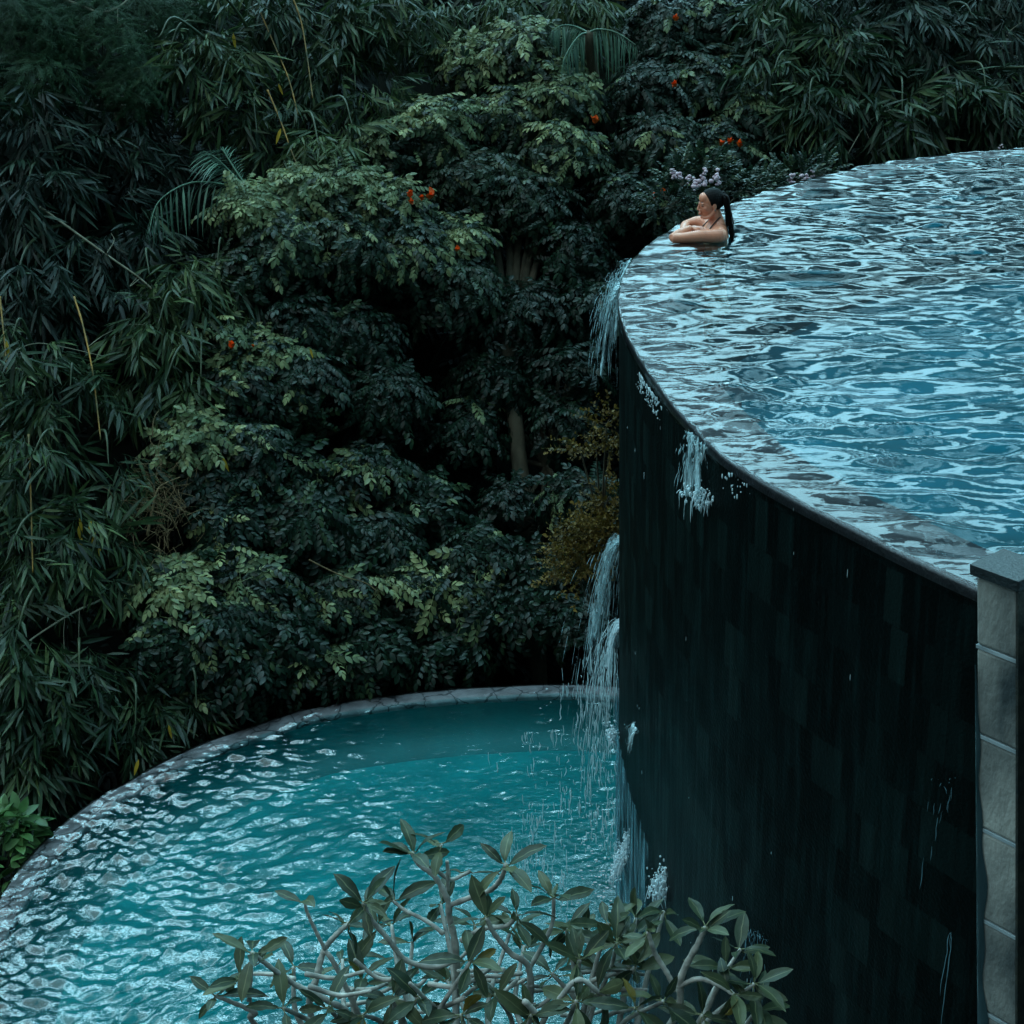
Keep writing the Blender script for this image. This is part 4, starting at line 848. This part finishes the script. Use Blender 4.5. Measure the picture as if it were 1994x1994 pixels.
# ================================================================== WOMAN
def woman():
    cu = lambda u, v, Yv: atY(1150+u*.20704, 250+v*.20704, Yv)
    YW = 11.36; Yc = YW+.19; zW = UZ+.012
    orig = cu(1190, 1080, Yc)*[1, 1, 0]+[0, 0, zW]
    t = thing('person', 'woman leaning folded arms on the rim of the raised pool, dark wet ponytail, gazing left', 'person', orig)
    G = Geo()
    def cap(P, R, n=22): V, T = tube(P, R, 18, n); G.add(V, T)
    def ball(c, r, R=None): V, T = ellip(c, r if hasattr(r, '__len__') else (r, r, r), R); G.add(V, T)
    shn = cu(1222, 975, YW+.03); shf = cu(1118, 905, YW+.37)
    la = norm((shn-shf)*[1, 1, 0]); fa = np.array([la[1], -la[0], 0.]); 
    if fa[0] > 0: fa = -fa
    ax = (shn+shf)/2; ax[2] = zW
    # torso
    rings = [(-.56, .165, .12, -.02), (-.45, .150, .10, 0), (-.28, .125, .088, .01), (-.12, .145, .105, .015), (-.03, .160, .108, .01), (.03, .158, .095, .0), (.075, .135, .078, -.008), (.11, .085, .062, -.012), (.14, .055, .052, -.01)]
    V = []; a = np.linspace(0, 2*np.pi, 28, endpoint=False)
    for dz, hw, hd, fo in rings: V.append(np.stack([*(ax[:2, None]+la[:2, None]*hw*np.cos(a)+fa[:2, None]*(hd*np.sin(a)+fo)), np.full(28, zW+dz)], -1))
    V = np.concatenate(V); T = grid_tris(len(rings), 28, True); n0 = len(V); V = np.vstack([V, ax+[0, 0, -.62], ax+[0, 0, .15]])
    j = np.arange(28); T = np.vstack([T, np.stack([(j+1) % 28, j, np.full(28, n0)], -1), np.stack([j+(len(rings)-1)*28, (j+1) % 28+(len(rings)-1)*28, np.full(28, n0+1)], -1)]); G.add(V, T)
    # legs under water
    for s in (-1, 1): cap([ax+la*s*.08+[0, 0, -.52], ax+la*s*.09+fa*.10+[0, .10, -.74], ax+la*s*.09-fa*.05+[0, .42, -.70]], [.085, .055, .035])
    # head frame
    Yh = YW+.18; hc = cu(1130, 706, Yh); yaw = rad(17); f = norm(np.array([-math.cos(yaw), -math.sin(yaw), -.06])); l = norm(np.cross([0, 0, 1.], f)); u = np.cross(f, l); RH = np.array([f, l, u])
    hp = lambda a_, b_, c_: hc+f*a_+l*b_+u*c_
    k = .965
    def hb(c, r): ball(hp(c[0]*k, c[1]*k, c[2]*k), np.array(r)*k, RH)
    nb = ax+[0, 0, .10]-fa*.012
    cap([nb, hp(-.035, 0, -.105), hp(-.02, 0, -.05)], [.054, .048, .050])
    cap([nb-fa*.02+la*.06-[0, 0, .01], nb-fa*.01+la*.02+[0, 0, .03], hp(-.04, .0, -.09)], [.035, .04, .04]); cap([nb-fa*.02-la*.06-[0, 0, .01], nb-fa*.01-la*.02+[0, 0, .03], hp(-.04, .0, -.09)], [.035, .04, .04])
    hb((-.014, 0, .028), (.094, .073, .083)); hb((.026, 0, -.015), (.062, .060, .085)); hb((.032, 0, -.070), (.047, .045, .036)); hb((.070, 0, -.094), (.018, .020, .014))
    hb((.050, 0, .045), (.040, .050, .045))
    for s in (-1, 1):
        hb((.050, s*.036, -.028), (.027, .022, .026)); hb((.076, s*.027, .014), (.011, .021, .006)); hb((.0725, s*.029, -.003), (.0115, .0145, .0105)); hb((-.006, s*.070, -.012), (.017, .008, .029)); hb((-.004, s*.073, -.034), (.008, .006, .009)); hb((.092, s*.011, -.040), (.009, .007, .006))
        cap([hp(-.01, s*.055, -.045), hp(.03, s*.045, -.088), hp(.066, s*.014, -.098)], [.012, .012, .012])
    cap([hp(.085, 0, .014), hp(.094, 0, -.014), hp(.1035, 0, -.035)], [.0070, .0078, .0088]); hb((.088, 0, -.056), (.010, .018, .010))
    hb((.0925, 0, -.0625), (.0085, .020, .0055)); hb((.0900, 0, -.0720), (.0085, .018, .0060))
    # arms
    sn = ax+la*.165+[0, 0, .045]; sf = ax-la*.165+[0, 0, .045]
    eln = cu(770, 1045, YW-.01); eln[2] = max(eln[2], UZ+.045); wrn = cu(940, 978, YW+.17); wrn[2] = UZ+.085
    cap([ax+la*.11+[0, 0, .055], sn+fa*.01, sn*.62+eln*.38+[0, 0, .004], sn*.25+eln*.75, eln], [.052, .056, .047, .038, .034], 30)
    cap([eln, eln*.65+wrn*.35+[0, 0, .006], wrn], [.034, .036, .0235], 24)
    elf = cu(895, 900, YW+.46); elf[2] = UZ+.05; wrf = cu(868, 985, YW+.14); wrf[2] = UZ+.055
    cap([ax-la*.11+[0, 0, .055], sf+fa*.01, sf*.55+elf*.45+[0, 0, .03], elf], [.052, .055, .044, .034], 30)
    cap([elf, elf*.6+wrf*.4+[0, 0, .008], wrf], [.034, .035, .0235], 24)
    # hands: near hand laid over the far forearm, far hand under the near upper arm
    def hand(w, d, up, s, curl):
        d = norm(d); up = norm(up-d*np.dot(up, d)); sd = np.cross(up, d)*s
        cap([w, w+d*.04+up*.004, w+d*.085], [.022, .0], 2) if False else None
        V, T = ellip(w+d*.045, (.052, .037, .017), np.array([d, np.cross(up, d), up])); G.add(V, T)
        for i, (o, L_) in enumerate(((-.028, .060), (-.010, .074), (.009, .070), (.027, .056))):
            b = w+d*(.075-.05*abs(o))+sd*o; p1 = b+d*L_*.45+up*.004; p2 = p1+d*L_*.3*(1-curl*.5)-up*L_*.3*curl; p3 = p2+d*L_*.22*(1-curl)-up*L_*.28*curl*1.2
            V, T = tube([w+d*.04+sd*o*.7, b, p1, p2, p3], [.011, .0095, .0085, .008, .0062], 10, 20); G.add(V, T)
        V, T = tube([w+d*.02-sd*.022, w+d*.045-sd*.042-up*.004, w+d*.075-sd*.048-up*.010], [.012, .0105, .008], 10, 14); G.add(V, T)
    hand(wrn, np.array([.80, .35, -.12]), np.array([0, -.25, 1.]), 1, .8)
    hand(wrf, np.array([.55, -.35, -.10]), np.array([0, 0, 1.]), -1, .5)
    o = G.build('body', None, t)
    m = o.modifiers.new('r', 'REMESH'); m.mode = 'VOXEL'; m.voxel_size = .0030; m.use_smooth_shade = True
    m = o.modifiers.new('s', 'SMOOTH'); m.factor = .5; m.iterations = 5
    bpy.context.view_layer.update()
    dg = bpy.context.evaluated_depsgraph_get(); me = bpy.data.meshes.new_from_object(o.evaluated_get(dg)); o.modifiers.clear(); o.data = me; me.name = 'body'
    co = np.zeros(len(me.vertices)*3, np.float32); me.vertices.foreach_get('co', co); co = co.reshape(-1, 3)+orig
    q = (co-hc)@RH.T
    def blob(c, r, pw=2): return np.clip(1.35-(((q-np.array(c))/np.array(r))**2).sum(1), 0, 1)
    skin = np.array([.60, .225, .13]); C = np.tile(skin, (len(co), 1))
    def mixc(m_, c): 
        nonlocal C
        C = C*(1-m_[:, None])+np.array(c)*m_[:, None]
    cheeks = np.maximum(blob((.06, .045, -.035), (.035, .03, .03)), blob((.06, -.045, -.035), (.035, .03, .03))); mixc(cheeks*.35, (.62, .20, .12))
    mixc(np.maximum(blob((.100, 0, -.0635), (.014, .022, .0055)), blob((.098, 0, -.073), (.014, .019, .006)))*.85, (.36, .06, .05))
    for s in (-1, 1):
        mixc(blob((.090, s*.030, .0205), (.020, .024, .0052))*.95, (.035, .02, .015))
        mixc(blob((.086, s*.031, -.0045), (.018, .0165, .0068))*.95, (.03, .018, .014)); mixc(blob((.086, s*.033, .003), (.016, .018, .008))*.5, (.15, .08, .06))
    vn = hash_noise(77, 24, .01, .08); vv = vn(co[:, 0]+co[:, 2]*1.3, co[:, 1]-co[:, 2]); C = C*(1+.07*vv[:, None]); mixc(np.clip((zW+.03-co[:, 2])/.05, 0, 1)*.3, (.40, .17, .11))

    ca = me.color_attributes.new('skin', 'FLOAT_COLOR', 'POINT'); ca.data.foreach_set('color', np.hstack([C, np.ones((len(C), 1))]).astype(np.float32).ravel())
    ms, n, out_ = new_mat('skin'); at_ = node(n, 'Attribute', attribute_name='skin'); p = node(n, 'BsdfPrincipled', i_Roughness=.38); p.inputs['Subsurface Weight'].default_value = .15; p.inputs['Subsurface Radius'].default_value = (1, .35, .2); p.inputs['Subsurface Scale'].default_value = .012
    n.links.new(at_.outputs['Color'], p.inputs['Base Color']); n.links.new(p.outputs[0], out_.inputs[0]); me.materials.clear(); me.materials.append(ms)
    # hair: swept-back cap and ponytail
    mh = solid_mat('wet_black_hair', (.002, .002, .002), (.006, .005, .005), 60, .6, .10, .6, 90, (1, 1, .3))
    V, T = ellip((0, 0, 0), (1, 1, 1), nu=72, nv=48); v = V.copy(); s0 = np.array([.094, .073, .083])*k; base_ = np.array([-.014, 0, .028])*k; lp = v*s0+base_
    lim = .030+.36*(lp[:, 2]-.02)+.0; lim = np.where(lp[:, 2] < -.005, -.012+.4*(lp[:, 2]+.005), lim); hm = np.clip((lim-lp[:, 0])/.010, 0, 1)*np.clip((lp[:, 2]+.062)/.012, 0, 1)
    sc_ = .90+.165*hm**.5+.012*np.sin(np.arctan2(v[:, 1], v[:, 2])*30)*hm; lp = v*s0*sc_[:, None]+base_
    Gh = Geo(); Gh.add(hp(0, 0, 0)+lp@RH, T)
    tail = [hp(-.085, .0, .055), cu(1274, 640, Yh-.02), cu(1290, 760, Yh-.03), cu(1306, 880, Yh-.02), cu(1322, 985, Yh-.02), cu(1338, 1075, Yh-.02)]
    for i in range(40):
        j_ = rng.normal(0, .008, 3)*[1, 1, .5]; pts = [tail[0]+j_*.4]+[p_+j_*(1+.25*q_)+rng.normal(0, .004, 3) for q_, p_ in enumerate(tail[1:])]; V, T = tube(pts, [.006, .0065, .005, .003, .0012], 5, 26); Gh.add(V, T)
    V, T = ellip(hp(-.098, 0, .055), (.022, .026, .026), RH); Gh.add(V, T)
    pt = [hp(-.055, .045, -.03), cu(1235, 770, Yh-.04), cu(1262, 860, Yh-.04), cu(1285, 960, Yh-.04)]
    Gh.build('hair', mh, t)
    mb = solid_mat('black_swimwear', (.006, .007, .008), (.012, .013, .015), 20, .6)
    Gs = Geo(); nk = hp(-.075, .02, -.115)
    for s in (1, -1):
        V, T = tube([hp(-.082, s*.012, -.115), ax+la*s*.062-fa*.012+[0, 0, .150], ax+la*s*.085+fa*.075+[0, 0, .062], ax+la*s*.07+fa*.118+[0, 0, -.015], ax+la*s*.07+fa*.125+[0, 0, -.06]], [.0045, .0045], 8, 30); Gs.add(V, T)
        V, T = ellip(ax+la*s*.07+fa*.085+[0, 0, -.10], (.05, .055, .05)); Gs.add(V, T)
    V, T = tube([ax+la*(.15*math.cos(q_))+fa*(.115*math.sin(q_)+.012)+[0, 0, -.12] for q_ in np.linspace(0, 2*np.pi, 18)], [.006], 6, 50); Gs.add(V, T)
    Gs.build('bikini_top', mb, t)
    V, T = ellip(hp(-.004, .080, -.036), (.0035, .003, .006)); Geo().add(V, T).build('earring', M['mortar'], t)
woman()
for o in bpy.data.objects:
    if '_w' in o: del o['_w']
